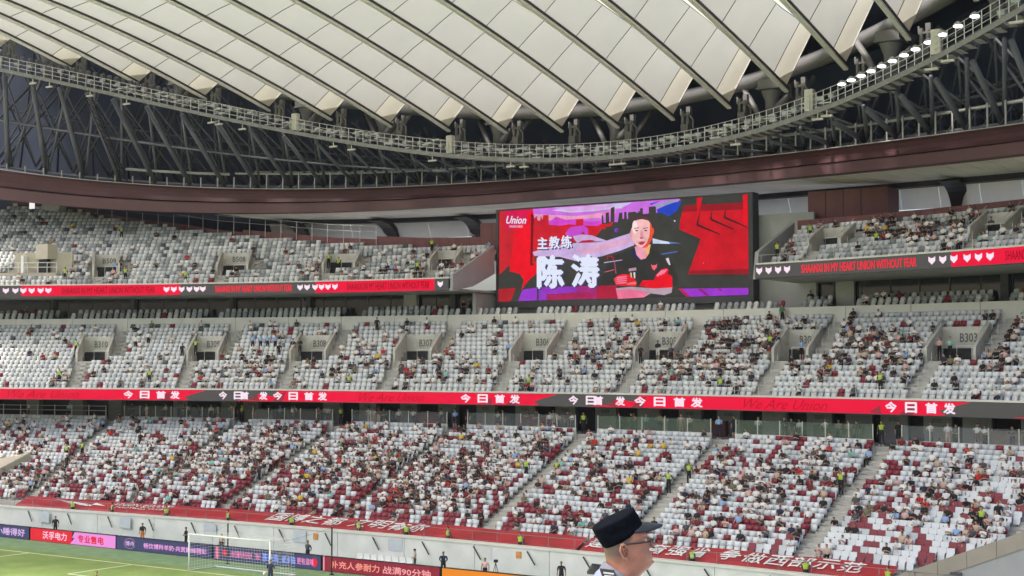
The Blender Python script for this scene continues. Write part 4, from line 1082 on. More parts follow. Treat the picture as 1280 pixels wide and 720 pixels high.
for s in lit:
    o = link('floodlight', f_on, gan, loc=(s, Dg(s)-.1, GZ(s)+1.25), label='lit white floodlight'); o.rotation_euler = (1.02, 0, math.radians(24)); o.scale = (1.1,.8,.8)
for s in np.arange(-60, -38, .62):
    o = link('lamp_box', MATS.get('_lb') or MATS.setdefault('_lb', (lambda q: (q.box((-.2,-.05,-.26),(.2,.25,.26)), q.mesh('lamp_box', M_TUBE))[1])(MB())), gan, loc=(s, Dg(s)+.6, GZ(s)+1.45)); o.rotation_euler = (.5, .25, 0)
hm = MB(); hm.box((-.42,-.12,-.08),(.42,.12,.06)); hm.box((-.03,-.03,.06),(.03,.03,.42)); hm_ = hm.mesh('hanging_lamp', M_BOX)
for s in (-53,-49.9,-48.5,-45.,-41.8,-34.1,-33.4,-31.2,-22.4,-20.6,-12.4,-4.2,-2.8,6.8,7.6,19.8,28.2,29.1,38.9,40.3,45.9): link('hanging_lamp', hm_, gan, loc=(s, Dg(s)-.1, GZ(s)-.62))
cm = MB(); cm.box((-.32,-.25,0),(.32,.25,1.6)); cm_ = cm.mesh('cabinet', M_BOX)
for s in (-26.4,-10.8,27.2,39.2): link('cabinet', cm_, gan, loc=(s, Dg(s)+.3, GZ(s)+.25))
m = MB()
for s in np.arange(-44, 29, .36):
    z = GZ(s)+RNG.uniform(.15, 1.2); m.box((s, Dg(s)+RNG.uniform(.2,1.1), z), (s+RNG.uniform(.3,1.), Dg(s)+1.3, z+RNG.uniform(.06,.16)))
m.build('cable_tray', M_RAIL, gan, kind='stuff')
mast = thing('access_ladder', 'dark lattice ladder hanging from the gantry to the maroon band at left', 'ladder')
a_, b_ = Vector((-45.6, Dg(-45.6)+.2, GZ(-45.6)-.2)), Vector((-46.6, Df(-46.6)+.2, Zft(-46.6)+.2))
m = MB(); ax = Vector((.42,0,0))
for sg in (-1, 1): m.tube([a_+ax*sg, b_+ax*sg], .06, 5)
m.build('side_rail', M_BLACK, mast)
m = MB()
for i in range(14):
    f = i/14.; p, q_ = a_.lerp(b_, f), a_.lerp(b_, f+1/14.)
    m.tube([p-ax, q_+ax], .035, 4); m.tube([p-ax, p+ax], .035, 4)
m.build('rung', M_BLACK, mast)

# ------------------------------------------------------------------ seats
C_SEAT = {'white': mat('seat_white', (.71,.725,.74), .45, noise=.05, scale=.9), 'pale grey': mat('seat_pale_grey', (.56,.58,.60), .45, noise=.05, scale=.9), 'light grey': mat('seat_light_grey', (.36,.38,.39), .45, noise=.05), 'mid grey': mat('seat_mid_grey', (.235,.25,.255), .45, noise=.05),
          'dark grey': mat('seat_dark_grey', (.085,.095,.10), .45, noise=.05), 'dark red': mat('seat_dark_red', (.235,.026,.04), .4, noise=.1, scale=.9), 'warm white': mat('seat_warm_white', (.70,.70,.685), .45, noise=.05)}
SNAMES = list(C_SEAT)
M_BRK = mat('bracket_and_gap_shade', (.20,.20,.205), .5, noise=0)
def seat_proto(round_top=False):
    m = MB()
    w_, b = .225, .20
    if round_top: poly = [(-.19,.40),(.19,.40),(.22,.62),(.20,.80),(.10,.89),(-.10,.89),(-.20,.80),(-.22,.62)]
    else: poly = [(-.225,.545),(.225,.545),(.241,.61),(.241,.83),(.225,.87),(-.225,.87),(-.241,.83),(-.241,.61)]
    yy = lambda z: .52+.16*(z-.44)
    m.prism([(x, yy(z), z) for x, z in poly], (0,.05,0), 0)
    pan = [(-.180,.16),(.180,.16),(.200,.26),(.205,.56),(-.205,.56),(-.200,.26)]
    m.prism([(x, .40+.22*(z-.34), z) for x, z in pan], (0,.06,0), 0)
    m.box((-.15,.535,.42),(.15,.545,.54), 1)  # dark plate standing in for the shadow line between back and pan
    m.box((-.03,.50,.0),(.03,.545,.42), 1); m.box((-.249,.40,.42),(-.232,.54,.60), 1)
    return m
sp_flat, sp_round = seat_proto(), seat_proto(True)
def as_proto(m, keys): return (np.array([tuple(v) for v in m.v]), m.f, [keys[i] for i in m.m])
def rows_of(D, Z, n, a, b, pitch, skip, nrow=lambda s, k: True, y0=0.):
    res = []
    for k in range(n):
        s = a
        while s < b:
            sl_ = slope(D(k), s); st_ = pitch/math.sqrt(1+sl_*sl_)
            if nrow(s, k) and not skip(s, k): res.append((k, s, D(k)(s)+y0, Z(k), math.atan(sl_)))
            s += st_
    return res
def low_skip(s, k):
    if s < -40.6+.04*0 and k < 9 and s < -40.7: return True
    if s > 41. and s > 41.+(k-1)*1.05+1.2: return True
    return any(abs(s-lst(i, k+.5)) < (.56 if i in (1, 2, 3) else .73) for i in range(len(LST))) or (k == NL-1 and any(abs(s-e) < 1.2 for e in ENT))
def mid_skip(s, k):
    for a, b, t_ in VOM:
        q = radial(midD(7), (a+b)/2)*.8*(k+.4-7)
        if a+q-.34 < s < b+q+.34 and 6 <= k < 12: return True
        if abs(s-sk(midD, 7, a+.62, k+.4)) < .76 and k < 7: return True
        if abs(s-sk(midD, 7, b+.72, k+.4)) < .74 and k >= 7: return True
    return False
def up_skip(s, k):
    for a, b, t_ in UVOM:
        q = radial(upD(3), (a+b)/2)*.8*(k+.4-3)
        if a+q-.34 < s < b+q+.34 and 3 <= k < (8 if a < -30 else 7): return True
        if abs(s-sk(upD, 3, a+.5, k+.4)) < .7 and k < 3: return True
        if abs(s-sk(upD, 3, b+.6, k+.4)) < .7 and 3 <= k < 7: return True
    return (pa-.4 < s < pb+.4 and 2 <= k < 7)
up_ok = lambda s, k: k <= upN(s)-.2 and not -8.6 < s < 22.0
SEATS = []
for k, s, y, z, r in rows_of(lowD, lowZ, NL, -62, 52, .505, low_skip):
    q = vn(s*.95+7, k*.95+3)*.42+RNG.random()*.58
    pr = .345-.21*k/NL+(.12 if -28 < s < 14 else 0)*(1-k/NL)
    c = 'dark red' if q > 1.0-pr*.86-.12 else ('pale grey' if RNG.random() < (.16+.25*(k > 15)) else ('warm white' if s < -20 and RNG.random() < .6 else 'white'))
    SEATS.append(('lower', k, s, y, z, r, c))
for k, s, y, z, r in rows_of(midD, midZ, NM, -62, 51, .53, mid_skip):
    u = RNG.random()
    c = 'dark red' if u < .035+.03*(k < 2) else 'mid grey' if u < .055 else 'dark grey' if u < .06+.04*(k > 12) else 'pale grey' if u < .26 else ('warm white' if RNG.random() < .55 else 'white')
    SEATS.append(('middle', k, s, y, z, r, c))
for k, s, y, z, r in rows_of(upD, upZ, 24, -65, 51, .52, up_skip, up_ok):
    u = RNG.random()*.75+.25*vn(s*.8, k*.8)
    f = .12 if s > 0 else 0
    c = 'dark red' if u < .045 else 'dark grey' if u < .12-f*.3 else 'mid grey' if u < .20 else 'light grey' if u < .38-f*.2 else 'pale grey' if u < .60 else 'warm white'
    SEATS.append(('upper', k, s, y, z, r, c))
nrm_box = [(-61,-51.5),(-49.8,-36.6),(-35,-22.8),(-20.3,-10.4),(-9.6,-4.6),(-2.4,12.9),(14.9,21.2),(22.9,25.),(27.6,38.2),(39.8,50)]
for row in (0, 1):
    for a, b in nrm_box:
        s = a
        while s < b:
            onscreen = -8.4 < s < 22.2
            if not (row == 1 and (onscreen or -12 < s < -8)):
                u = RNG.random(); c = 'dark red' if u < .05 else 'mid grey' if u < .16 else 'light grey' if u < .5 else 'pale grey' if u < .7 else 'warm white'
                SEATS.append(('box', row, s, Dp(s)+.05+.85*row, 17.86+.34*row, ang(Dp, s), c))
            s += .60

# ------------------------------------------------------------------ people: one skinned body per pose
def skin_mesh(J, E_, R, root, sub=1):
    me = bpy.data.meshes.new('body'); names = list(J)
    me.from_pydata([J[n] for n in names], [(names.index(a), names.index(b)) for a, b in E_], [])
    o = bpy.data.objects.new('body', me); COL.objects.link(o)
    md = o.modifiers.new('skin', 'SKIN'); md.use_smooth_shade = True
    for i, n in enumerate(names):
        sv = me.skin_vertices[0].data[i]; r = R[n]; sv.radius = r if isinstance(r, tuple) else (r, r); sv.use_root = (n == root)
    if sub:
        sm = o.modifiers.new('sub', 'SUBSURF'); sm.levels = sub; sm.render_levels = sub
    dg = bpy.context.evaluated_depsgraph_get()
    m2 = bpy.data.meshes.new_from_object(o.evaluated_get(dg))
    bpy.data.objects.remove(o); bpy.data.meshes.remove(me)
    return m2
TAGB = [('pel','waist','leg'),('waist','chest','top'),('chest','neck0','top'),('neck0','neck','skin'),('neck','head','head'),('head','crown','head'),
        ('chest','shL','top'),('shL','elL','arm'),('elL','wrL','fore'),('wrL','haL','skin'),('chest','shR','top'),('shR','elR','arm'),('elR','wrR','fore'),('wrR','haR','skin'),
        ('pel','hiL','leg'),('hiL','knL','leg'),('knL','anL','shin'),('anL','toL','shoe'),('pel','hiR','leg'),('hiR','knR','leg'),('knR','anR','shin'),('anR','toR','shoe')]
BASE_R = dict(pel=(.15,.11), waist=(.145,.10), chest=(.165,.11), neck0=.05, neck=.05, head=(.098,.108), crown=(.082,.092), shL=.065, shR=.065, elL=.048, elR=.048, wrL=.035, wrR=.035, haL=(.045,.03), haR=(.045,.03),
              hiL=.09, hiR=.09, knL=.065, knR=.065, anL=.045, anR=.045, toL=(.045,.035), toR=(.045,.035))
def pose(kind, arms):
    if kind == 'sit':
        J = dict(pel=(0,.40,.50), waist=(0,.42,.66), chest=(0,.44,.90), neck0=(0,.435,1.015), neck=(0,.42,1.10), head=(0,.40,1.19), crown=(0,.405,1.29),
                 hiL=(-.09,.38,.50), knL=(-.11,.07,.52), anL=(-.11,.12,.09), toL=(-.12,.02,.05), hiR=(.09,.38,.50), knR=(.11,.07,.52), anR=(.11,.12,.09), toR=(.12,.02,.05),
                 shL=(-.19,.44,.97), shR=(.19,.44,.97))
        if arms == 'lean':
            for n, d in (('waist',-.04),('chest',-.14),('neck0',-.2),('neck',-.23),('head',-.29),('crown',-.29),('shL',-.16),('shR',-.16)):
                x, y, z = J[n]; J[n] = (x, y+d, z+d*.25)
    else:
        J = dict(pel=(0,0,.92), waist=(0,.0,1.06), chest=(0,.01,1.28), neck0=(0,.01,1.40), neck=(0,0,1.49), head=(0,-.02,1.58), crown=(0,-.01,1.69),
                 hiL=(-.09,0,.90), knL=(-.10,-.02,.50), anL=(-.11,.02,.09), toL=(-.13,-.13,.05), hiR=(.09,0,.90), knR=(.10,-.02,.50), anR=(.11,.02,.09), toR=(.13,-.13,.05),
                 shL=(-.19,.01,1.36), shR=(.19,.01,1.36))
    c = Vector(J['chest']); b = J['pel']
    A = {'lap': ((.25,-.04,-.20),(.16,-.30,-.30),(.12,-.38,-.31)), 'side': ((.25,.02,-.22),(.26,-.02,-.46),(.26,-.05,-.55)), 'back': ((.25,.08,-.2),(.12,.15,-.36),(.05,.16,-.40)),
         'front': ((.24,-.04,-.2),(.12,-.2,-.26),(.04,-.22,-.28)), 'clap': ((.23,-.1,-.16),(.12,-.28,-.02),(.03,-.33,.02)), 'lean': ((.22,-.16,-.20),(.10,-.34,-.26),(.03,-.38,-.24)), 'rail': ((.24,-.14,-.14),(.16,-.36,-.20),(.12,-.43,-.20)), 'cross': ((.24,-.05,-.2),(-.02,-.2,-.14),(-.10,-.19,-.12))}
    for sd_, sg in (('L',-1),('R',1)):
        q = A[arms]
        if arms == 'up':  q = A['lap']
        for n, (x, y, z) in zip(('el','wr','ha'), q): J[n+sd_] = (c.x+sg*x, c.y+y, c.z+.06+z)
    return J
def person_proto(kind, arms, hair='short', sub=1, cap=False):
    J = pose(kind, arms)
    me = skin_mesh(J, [(a, b) for a, b, t_ in TAGB], BASE_R, 'pel', sub)
    V = np.array([v.co[:] for v in me.vertices]); F = [tuple(p.vertices) for p in me.polygons]
    hc = Vector(J['head']); keys = []
    R1 = lambda n: BASE_R[n][0] if isinstance(BASE_R[n], tuple) else BASE_R[n]
    Bs = [(Vector(J[a]), Vector(J[b]), t_, (R1(a), R1(b))) for a, b, t_ in TAGB]
    for p in me.polygons:
        c = p.center; best = None
        for a, b, t_, r in Bs:
            ab = b-a; f = max(0, min(1, (c-a).dot(ab)/ab.length_squared)); d = (c-a-ab*f).length-(r[0]+(r[1]-r[0])*f)
            if best is None or d < best[0]: best = (d, t_)
        t_ = best[1]
        if t_ == 'head' or (t_ == 'skin' and hair == 'long' and c.z > J['neck0'][2]+.02 and c.y > hc.y+.03):
            up, bk = c.z-hc.z, c.y-hc.y
            h = up > .062-.5*max(0, -bk) + (.02 if bk < -.04 else 0) or (bk > .005 and up > -.05) or (abs(c.x) > .06 and up > .01 and bk > -.03) or (hair == 'long' and bk > -.02)
            t_ = 'hair' if h else 'skin'
        if t_ == 'top' and hair == 'vest': pass
        if t_ == 'top' and (abs(c.z-(J['chest'][2]-.06)) < .035): t_ = 'band'
        keys.append(t_)
    bpy.data.meshes.remove(me)
    return (V, F, keys)
PP = {'sit_lap': person_proto('sit','lap'), 'sit_front': person_proto('sit','front'), 'sit_lean': person_proto('sit','lean'), 'sit_clap': person_proto('sit','clap'), 'sit_long': person_proto('sit','lap','long'), 'sit_cross': person_proto('sit','cross'),
      'st_side': person_proto('st','side'), 'st_front': person_proto('st','front'), 'st_back': person_proto('st','back'), 'st_rail': person_proto('st','rail'), 'st_long': person_proto('st','front','long')}
CLOTH = {'white': (.74,.73,.72), 'black': (.016,.016,.018), 'dark grey': (.075,.075,.08), 'beige': (.52,.40,.31), 'pink': (.62,.40,.38), 'dark red': (.17,.02,.028), 'red': (.50,.02,.02), 'light blue': (.26,.42,.68), 'navy': (.016,.024,.06), 'yellow': (.66,.44,.05), 'green': (.06,.22,.10), 'orange': (.62,.20,.05), 'purple': (.30,.18,.36), 'olive': (.17,.16,.09), 'lime': (.40,.54,.05), 'silver': (.65,.65,.62), 'denim': (.05,.065,.10), 'teal': (.22,.50,.46)}
M_CL = {k: mat('cloth_'+k.replace(' ','_'), c, .8, noise=.06, scale=12) for k, c in CLOTH.items()}
PMATS = [M_CL[k] for k in CLOTH]+M_SKIN+[M_HAIR]; PIDX = {m.name: i for i, m in enumerate(PMATS)}
TOPS = ['white']*50+['black']*26+['dark grey']*7+['beige']*6+['pink']*5+['dark red']*6+['red']*2+['light blue']*2+['navy']*4+['yellow']*1+['olive']*2+RNG.sample(['green','orange','purple','teal'], 1)
def colours(top, leg=None, arm=None, band=None, sk=None, shin=None):
    sk = M_SKIN[0] if (sk if sk is not None else RNG.random() < .7) else M_SKIN[1]
    leg = leg or RNG.choice(['black','black','dark grey','denim','navy','beige'])
    sh = M_CL[shin] if shin else (sk if RNG.random() < .45 else M_CL[leg])
    fo = sk if not arm else M_CL[arm]
    return {'skin': sk, 'hair': M_HAIR, 'top': M_CL[top], 'band': M_CL[band or top], 'arm': M_CL[arm or top], 'fore': fo, 'leg': M_CL[leg], 'shin': sh, 'shoe': M_CL[RNG.choice(['white','black','black'])]}
_pm = {}
def person_mesh(pk, cmap):
    key = (pk,)+tuple(sorted((k, m.name) for k, m in cmap.items()))
    if key not in _pm:
        V, F, K = PP[pk]
        me = bpy.data.meshes.new('person'); me.from_pydata([tuple(v) for v in V], [], F)
        ms = []; ix = []
        for k in K:
            if cmap[k] not in ms: ms.append(cmap[k])
            ix.append(ms.index(cmap[k]))
        for m in ms: me.materials.append(m)
        me.polygons.foreach_set('material_index', ix); me.polygons.foreach_set('use_smooth', [True]*len(F)); me.update()
        _pm[key] = me
    return _pm[key]
ORD = 'first second third fourth fifth sixth seventh eighth ninth tenth eleventh twelfth thirteenth fourteenth fifteenth sixteenth seventeenth eighteenth nineteenth twentieth'.split()
ORD += ['twenty-'+o for o in ORD[:9]]+['thirtieth']+['thirty-'+o for o in ORD[:9]]+['fortieth']+['forty-'+o for o in ORD[:9]]
def add_person(pk, loc, rz, cmap, label, group=None, sc=1.):
    o = link('person', person_mesh(pk, cmap), None, label, 'person', group, None, loc, rz); o.scale = (sc, sc, sc)
    return o
N_IND = [0]
def special(pk, loc, rz, cmap, label, group=None, sc=1.):
    N_IND[0] += 1
    return add_person(pk, loc, rz, cmap, label, group, sc)
STEW = lambda: colours('lime', 'black', arm='dark grey', band='silver', shin='black')

# stewards in vests along the front walkway
G_ST = 'stewards in hi-vis vests'
for i, s in enumerate([-27.5,-23.2,-17.5,-11.2,-5.0,1.3,5.6,9.2,15.2,28.1,35.6,40.6]):
    special('st_back' if i % 3 else 'st_side', (s, Dw(s)+.75, 1.12), ang(Dw, s)+RNG.uniform(-.5,.5)+(PI if i % 4 == 1 else 0), STEW(), 'steward in lime vest standing in front of the red banner, %s from the left' % ORD[i], G_ST)
# stewards and others on the lower stairs
for k, s, lab, cm, pk in ((9.75,-37.9,'steward in lime vest on the leftmost lower stairs, on their left edge',STEW(),'st_side'),(10,-36.3,'steward in lime vest on the leftmost lower stairs, on their right edge',STEW(),'st_front'),
        (10,9.4,'steward in lime vest halfway up the stairs below the screen, left of a pair',STEW(),'st_side'),(10.5,11.9,'steward in lime vest halfway up the stairs below the screen, right of a pair',STEW(),'st_front'),
        (9.5,21.7,'steward in lime vest on the second stairs from the right, left one of two',STEW(),'st_back'),(11.2,22.7,'steward in lime vest on the second stairs from the right, right one of two',STEW(),'st_side'),
        (11,34.1,'steward in lime vest halfway up the rightmost long stairs',STEW(),'st_side'),(6.75,44.05,'steward in lime vest standing above the taupe tunnel wall',STEW(),'st_back'),
        (8,44.8,'person in black standing beside the steward above the taupe tunnel wall',colours('black','black'),'st_side'),(13,-31.9,'person in black standing alone among empty white seats, upper left of lower tier',colours('black','black'),'st_side'),
        (7.2,-15.,'person in dark grey standing on the third stairs from the left, lower tier',colours('dark grey','navy'),'st_side'),(7.2,-36.,'person in black standing by the leftmost lower stairs',colours('black','black'),'st_side'),
        (16.5,34.4,'police officer in light blue shirt sitting high beside the rightmost stairs',colours('light blue','black'),'sit_lap'),(16,22.9,'police officer in light blue shirt seated beside the second stairs from the right',colours('light blue','black'),'sit_lap'),(17.5,-39.6,'person in light blue shirt seated atop the leftmost lower stairs',colours('light blue','black'),'sit_lap')):
    k *= 1.1; k0 = int(k); special(pk, (s, lowD(k)(s)+.25, lowZ(k0)+.012), ang(lowD(k0), s), cm, lab, G_ST if 'steward' in lab else None)
# middle tier: standing people
for k, s, lab, cm, pk in ((8.2,-45.0,'steward in lime vest inside the entrance signed B310',STEW(),'st_front'),(9.5,-40.0,'person in white standing right of the entrance signed B310',colours('white','black'),'st_side'),(10.5,-39.4,'person in white and a pink hat on the steps right of B310',colours('white','black'),'st_side'),
        (7.2,-33.9,'person in black standing left of the second middle entrance',colours('black','black'),'st_side'),(8.2,-33.2,'steward in lime vest at the second middle entrance',STEW(),'st_front'),
        (9.5,-28.3,'officer in light blue shirt standing, first of four in a line right of B309',colours('light blue','navy'),'st_side'),(9.5,-27.5,'officer in light blue shirt standing, second of four in a line right of B309',colours('light blue','navy'),'st_front'),(9.5,-26.8,'officer in light blue shirt standing, third of four in a line right of B309',colours('light blue','navy'),'st_side'),(9.5,-26.0,'officer in light blue shirt standing, last of four in a line right of B309',colours('light blue','navy'),'st_front'),
        (8.5,-23.6,'person in black tee standing in the third middle entrance, left of two',colours('black','beige'),'st_side'),(8.5,-22.9,'person in black tee standing in the third middle entrance, right of two',colours('black','black'),'st_front'),(7.5,-24.4,'person in black standing on the aisle left of the third middle entrance',colours('black','black'),'st_side'),
        (7.5,-1.4,'officer in light blue shirt standing left of the entrance below the screen',colours('light blue','navy'),'st_side'),(9.6,11.9,'person in royal blue vest standing inside the sixth middle entrance',colours('navy','white'),'st_front'),
        (14.2,21.4,'person in dark green top standing against the parapet right of the screen',colours('green','black'),'st_side'),(8.5,22.5,'steward in lime vest left of the seventh middle entrance',STEW(),'st_back'),(8.7,23.0,'person in navy jacket beside the steward at the seventh middle entrance',colours('navy','black'),'st_side'),(10.,24.6,'person in light blue tee standing inside the seventh middle entrance',colours('light blue','black'),'st_side'),
        (8.5,36.2,'person in pink tee standing inside the entrance signed B303',colours('pink','black'),'st_front'),(8.5,37.0,'person in teal tee standing inside the entrance signed B303',colours('teal','black'),'st_front'),(13,-17.7,'person in black standing by the rail above the third middle entrance',colours('black','black'),'st_side'),
        (1.,-33.1,'steward in lime vest by the front rail of the middle tier, second from left',STEW(),'st_side'),(1.,-41.8,'steward in lime vest by the front rail of the middle tier, first from left',STEW(),'st_side'),(.75,-13.3,'steward in lime vest by the front rail of the middle tier, third from left',STEW(),'st_side'),(.5,4.2,'steward in lime vest by the middle front rail, below the left half of the screen',STEW(),'st_side'),(.75,21.3,'steward in lime vest by the middle front rail, below the right screen edge',STEW(),'st_side'),(1.,34.0,'steward in lime vest by the middle front rail, rightmost of all',STEW(),'st_front'),
        (6.5,14.5,'person in dark grey tee standing among the crowd under the screen',colours('dark grey','black'),'st_side'),(6.7,11.6,'person in black standing in the aisle under the screen',colours('black','black'),'st_back')):
    k0 = int(k); z = midZ(k0)+.012
    for a, b, t_ in VOM:
        if a < s < b and 7 <= k < 12: z = midZ(7)-.018
    special(pk, (s, midD(k)(s)+.2, z), ang(midD(k0), s), cm, lab, G_ST if 'steward' in lab else None)
for k, s, lab, cm, pk in ((13,-49.5,'steward in lime vest high among grey seats at the upper left',STEW(),'st_front'),(5.,-45.4,'person in blue standing inside the entrance signed B509',colours('light blue','navy'),'st_side'),(4.,-44.4,'person in black standing inside the entrance signed B509',colours('black','black'),'st_front'),
        (4.9,-24.3,'steward in lime vest at the third upper entrance, left of two',STEW(),'st_side'),(4.9,-23.3,'steward in lime vest at the third upper entrance, right of two',STEW(),'st_front'),(5.7,23.9,'steward in lime vest standing right of the screen in the upper tier',STEW(),'st_side'),(2.7,30.8,'steward in lime vest leaning at mid upper right tier',STEW(),'st_back'),
        (1.2,22.6,'steward in lime vest at the front corner nearest the screen, upper right',STEW(),'st_side'),(4.7,38.0,'person in black standing at the far right upper entrance',colours('black','black'),'st_back'),(4.7,39.5,'person in grey standing inside the far right upper entrance',colours('dark grey','black'),'st_front'),(7.,-14.8,'steward in lime vest against the red wall left of the screen',STEW(),'st_side'),
        (.6,-36.,'steward in lime vest by the upper ribbon board, third from left',STEW(),'st_side'),(1.,-42.,'steward in lime vest by the upper ribbon board, second from left',STEW(),'st_side'),(1.,-47.6,'steward in lime vest by the upper ribbon board, first from left',STEW(),'st_side'),(1.,-13.,'steward in lime vest by the upper ribbon board, nearest the screen',STEW(),'st_side')):
    k0 = int(k); z = upZ(k0)+.012
    for a, b, t_ in UVOM:
        if a < s < b and 3 <= k < 8: z = upZ(3)-.018
    special(pk, (s, upD(k)(s)+.2, z), ang(upD(k0), s), cm, lab, G_ST if 'steward' in lab else None)
special('st_front', (-10.9, 40.9, 17.86), .2, colours('black','black'), 'person in dark clothes standing in the recess left of the screen')
special('st_side', (22.9, Dp(22.9)+1.8, 17.86), .2, colours('black','black'), 'person in dark clothes at the box door right of the screen')
# pitch side
KP, PLY = (5.1,-1.2), (.3,-10.7)
for x, y, pk, cm, lab, rz in ((-27.,8.2,'st_side',colours('black','black'),'person in black standing behind the red advertising board near the left edge',.5),(-17.4,8.6,'st_side',colours('black','orange'),'person in black top and orange shorts behind the pink board',.3),
        (-12.6,8.5,'st_front',colours('black','black'),'person in black cap behind the navy board left of the goal',-.4),(-7.6,7.2,'st_side',colours('beige','black'),'person whose head shows above the board beside the left goalpost',0),(.4,7.4,'st_back',colours('dark grey','black'),'person in grey stripes standing behind the net by the far goal corner',0),
        (9.2,8.0,'st_clap_' ,colours('beige','dark grey',arm='beige'),'photographer in cream jacket holding a camera behind the maroon board',-.9),(11.6,7.9,'st_back',colours('navy','black'),'person in navy standing at the end of the maroon board',.6),(20.4,8.2,'st_side',colours('black','black'),'person in black by the wall left of the near officer',.3),
        (15.6,6.9,'st_side',colours('pink','black'),'person whose head shows above the orange board',.2),
        (KP[0],KP[1],'st_side',colours('navy','navy',sk=True),'goalkeeper in dark navy kit standing by the right goalpost',.3),(PLY[0],PLY[1],'st_side',colours('navy','black'),'player in dark shirt at the bottom edge left of the goal',.4)):
    special('st_front' if pk == 'st_clap_' else pk, (x, y, .012), rz, cm, lab)
# lower concourse
cnt = 0
for gi, (a, b) in enumerate(spans):
    n = [2, 14, 12, 16, 16, 14, 13, 9][gi] if gi < 8 else 6
    xs = sorted(RNG.uniform(a+.3, min(b, 47)-.3) for _ in range(n)); last = -99; i = 0
    for x in xs:
        if x-last < .42: continue
        last = x; top = RNG.choice(TOPS); fr = RNG.random() < .6
        lab = 'person in %s at the concourse glass, %s in the %s glazed stretch from left' % (top, ORD[i], ORD[gi-1])
        if gi == 0: lab = 'person in %s top behind the far left concourse rail, %s from the left' % (top, ORD[i])
        special(RNG.choice(['st_rail','st_rail','st_front','st_side','st_long']), (x, Dlb(x)+(.50 if fr else RNG.uniform(1.1,2.6)), 8.355), RNG.uniform(-.5,.5), colours(top), lab, 'people standing along the lower concourse', RNG.uniform(.94,1.04)); i += 1
for i, e in enumerate(ENT):
    special('st_side' if i % 2 else 'st_front', (e-.55, Dlb(e)+.5, 8.355), .1, STEW() if i not in (2, 4) else colours('light blue','navy'), ('steward in lime vest' if i not in (2, 4) else 'officer in light blue shirt')+' at the %s concourse doorway above the lower stairs' % ORD[i], G_ST)
    if i in (0, 2, 4, 5): special('st_side', (e+.45, Dlb(e)+.9, 8.355), -.2, colours('black','black'), 'person in black standing inside the %s concourse doorway' % ORD[i])

# seated spectators
gs2 = lambda s, k, L: sum(a*math.exp(-((s-x)/w_)**2-((k-y)/h)**2) for x, y, w_, h, a in L)
LOWC = [(-25,9,5,6,.62),(-16,10,5,7,.60),(-8,8,4,6,.50),(-2,10,4,7,.52),(5,6,5,6,.55),(5,15,5,3,.3),(13,15,3,4,.3),(18,9,4,3,.32),(27,8,4,6,.40),(31,12,4,5,.35),(40,9,5,6,.46),(46,7,3,3,.7),(-37.5,3,3,3,.5),(-33,5,3,3,.4),(-42,12,3,4,.15),(25,2,6,3,.25)]
MIDC = [(-26,4,4,4,.50),(-17,4,5,4,.55),(-5,3,3,2,.35),(-10,5,4,3,.3),(8,6,4,5,.5),(15,7,4,6,.6),(21,7,4,6,.5),(28,8,4,5,.45),(33,6,3,5,.42),(41,7,4,6,.6),(-38,3,4,3,.12)]
UPC = [(-32,2,3,2,.22),(-24,3,3,2.5,.35),(-18,3,4,3,.25),(-11.5,3,3,3,.55),(24,3,2,2,.5),(29,5,3,2,.5),(35,4,4,3,.45),(41,4,4,3,.55),(-46,1,3,2,.12)]
OCC = set(); PEOPLE = []
for i, (tier, k, s, y, z, r, c) in enumerate(SEATS):
    if tier == 'box': p = .02+.3*(27 < s < 30)
    else:
        L, b0 = {'lower': (LOWC, .135), 'middle': (MIDC, .085), 'upper': (UPC, .035)}[tier]
        p = b0+gs2(s, k*(20/22. if tier == 'lower' else 1), L)
        n_ = vn(s*.9+(50 if tier == 'middle' else 0), k*.85)
        p *= (.50+1.1*(n_ > .47))*(1.35 if tier == 'upper' else 1.)
        if tier != 'lower' or s > 8: p *= .92
    if RNG.random() < p*.92:
        OCC.add(i); top = RNG.choice(TOPS)
        if s < -20 and top == 'black' and RNG.random() < .3: top = 'white'
        PEOPLE.append((depth((s, y, z)), tier, k, s, y, z, r, top, RNG.choice(['sit_lap','sit_lap','sit_front','sit_lean','sit_lean','sit_clap','sit_long','sit_cross']), i))
PEOPLE.sort(key=lambda q: q[0])
n_ind = max(0, 298-N_IND[0])
# names for places in the lower tier: which stairs are nearest and how many seats away
STN = ['leftmost lower','second lower','third lower','fourth lower','fifth lower','sixth lower','rightmost long','corner']
seatno = {}
byrow = {}
for i, q in enumerate(SEATS): byrow.setdefault((q[0], q[1]), []).append(i)
rowx = {k: np.sort([SEATS[i][2] for i in v]) for k, v in byrow.items()}
def place_name(tier, k, s):
    best = min(range(7), key=lambda i: abs(s-lst(i, k+.5)))
    c = lst(best, k+.5); r_ = rowx[(tier, k)]; e = 1e-6
    n = int(((r_ > min(c, s)-e) & (r_ < max(c, s)+e)).sum())
    return '%s row above red banner, %s %s of %s stairs' % (ORD[k], ORD[min(n-1, 48)], 'right' if s > c else 'left', STN[best])
used_lab = set()
crowd = []
for j, (dp, tier, k, s, y, z, r, top, pk, i) in enumerate(PEOPLE):
    cm = colours(top); rz = r+RNG.uniform(-.25,.25); sc = RNG.uniform(.88,1.0)
    if j < n_ind and tier == 'lower':
        add_person(pk, (s, y, z), rz, cm, 'person in %s, %s' % (top, place_name(tier, k, s)), 'spectators seated in the lower tier', sc)
    else: crowd.append((pk, (s, y, z), rz, {kk: PIDX[m.name] for kk, m in cm.items()}, sc))
pks = list(PP)
bulk('crowd', [PP[k] for k in pks], [(pks.index(a), b, c, d, e) for a, b, c, d, e in crowd], PMATS, label='seated spectators spread through the three tiers of seats', cat='crowd', kind='stuff')

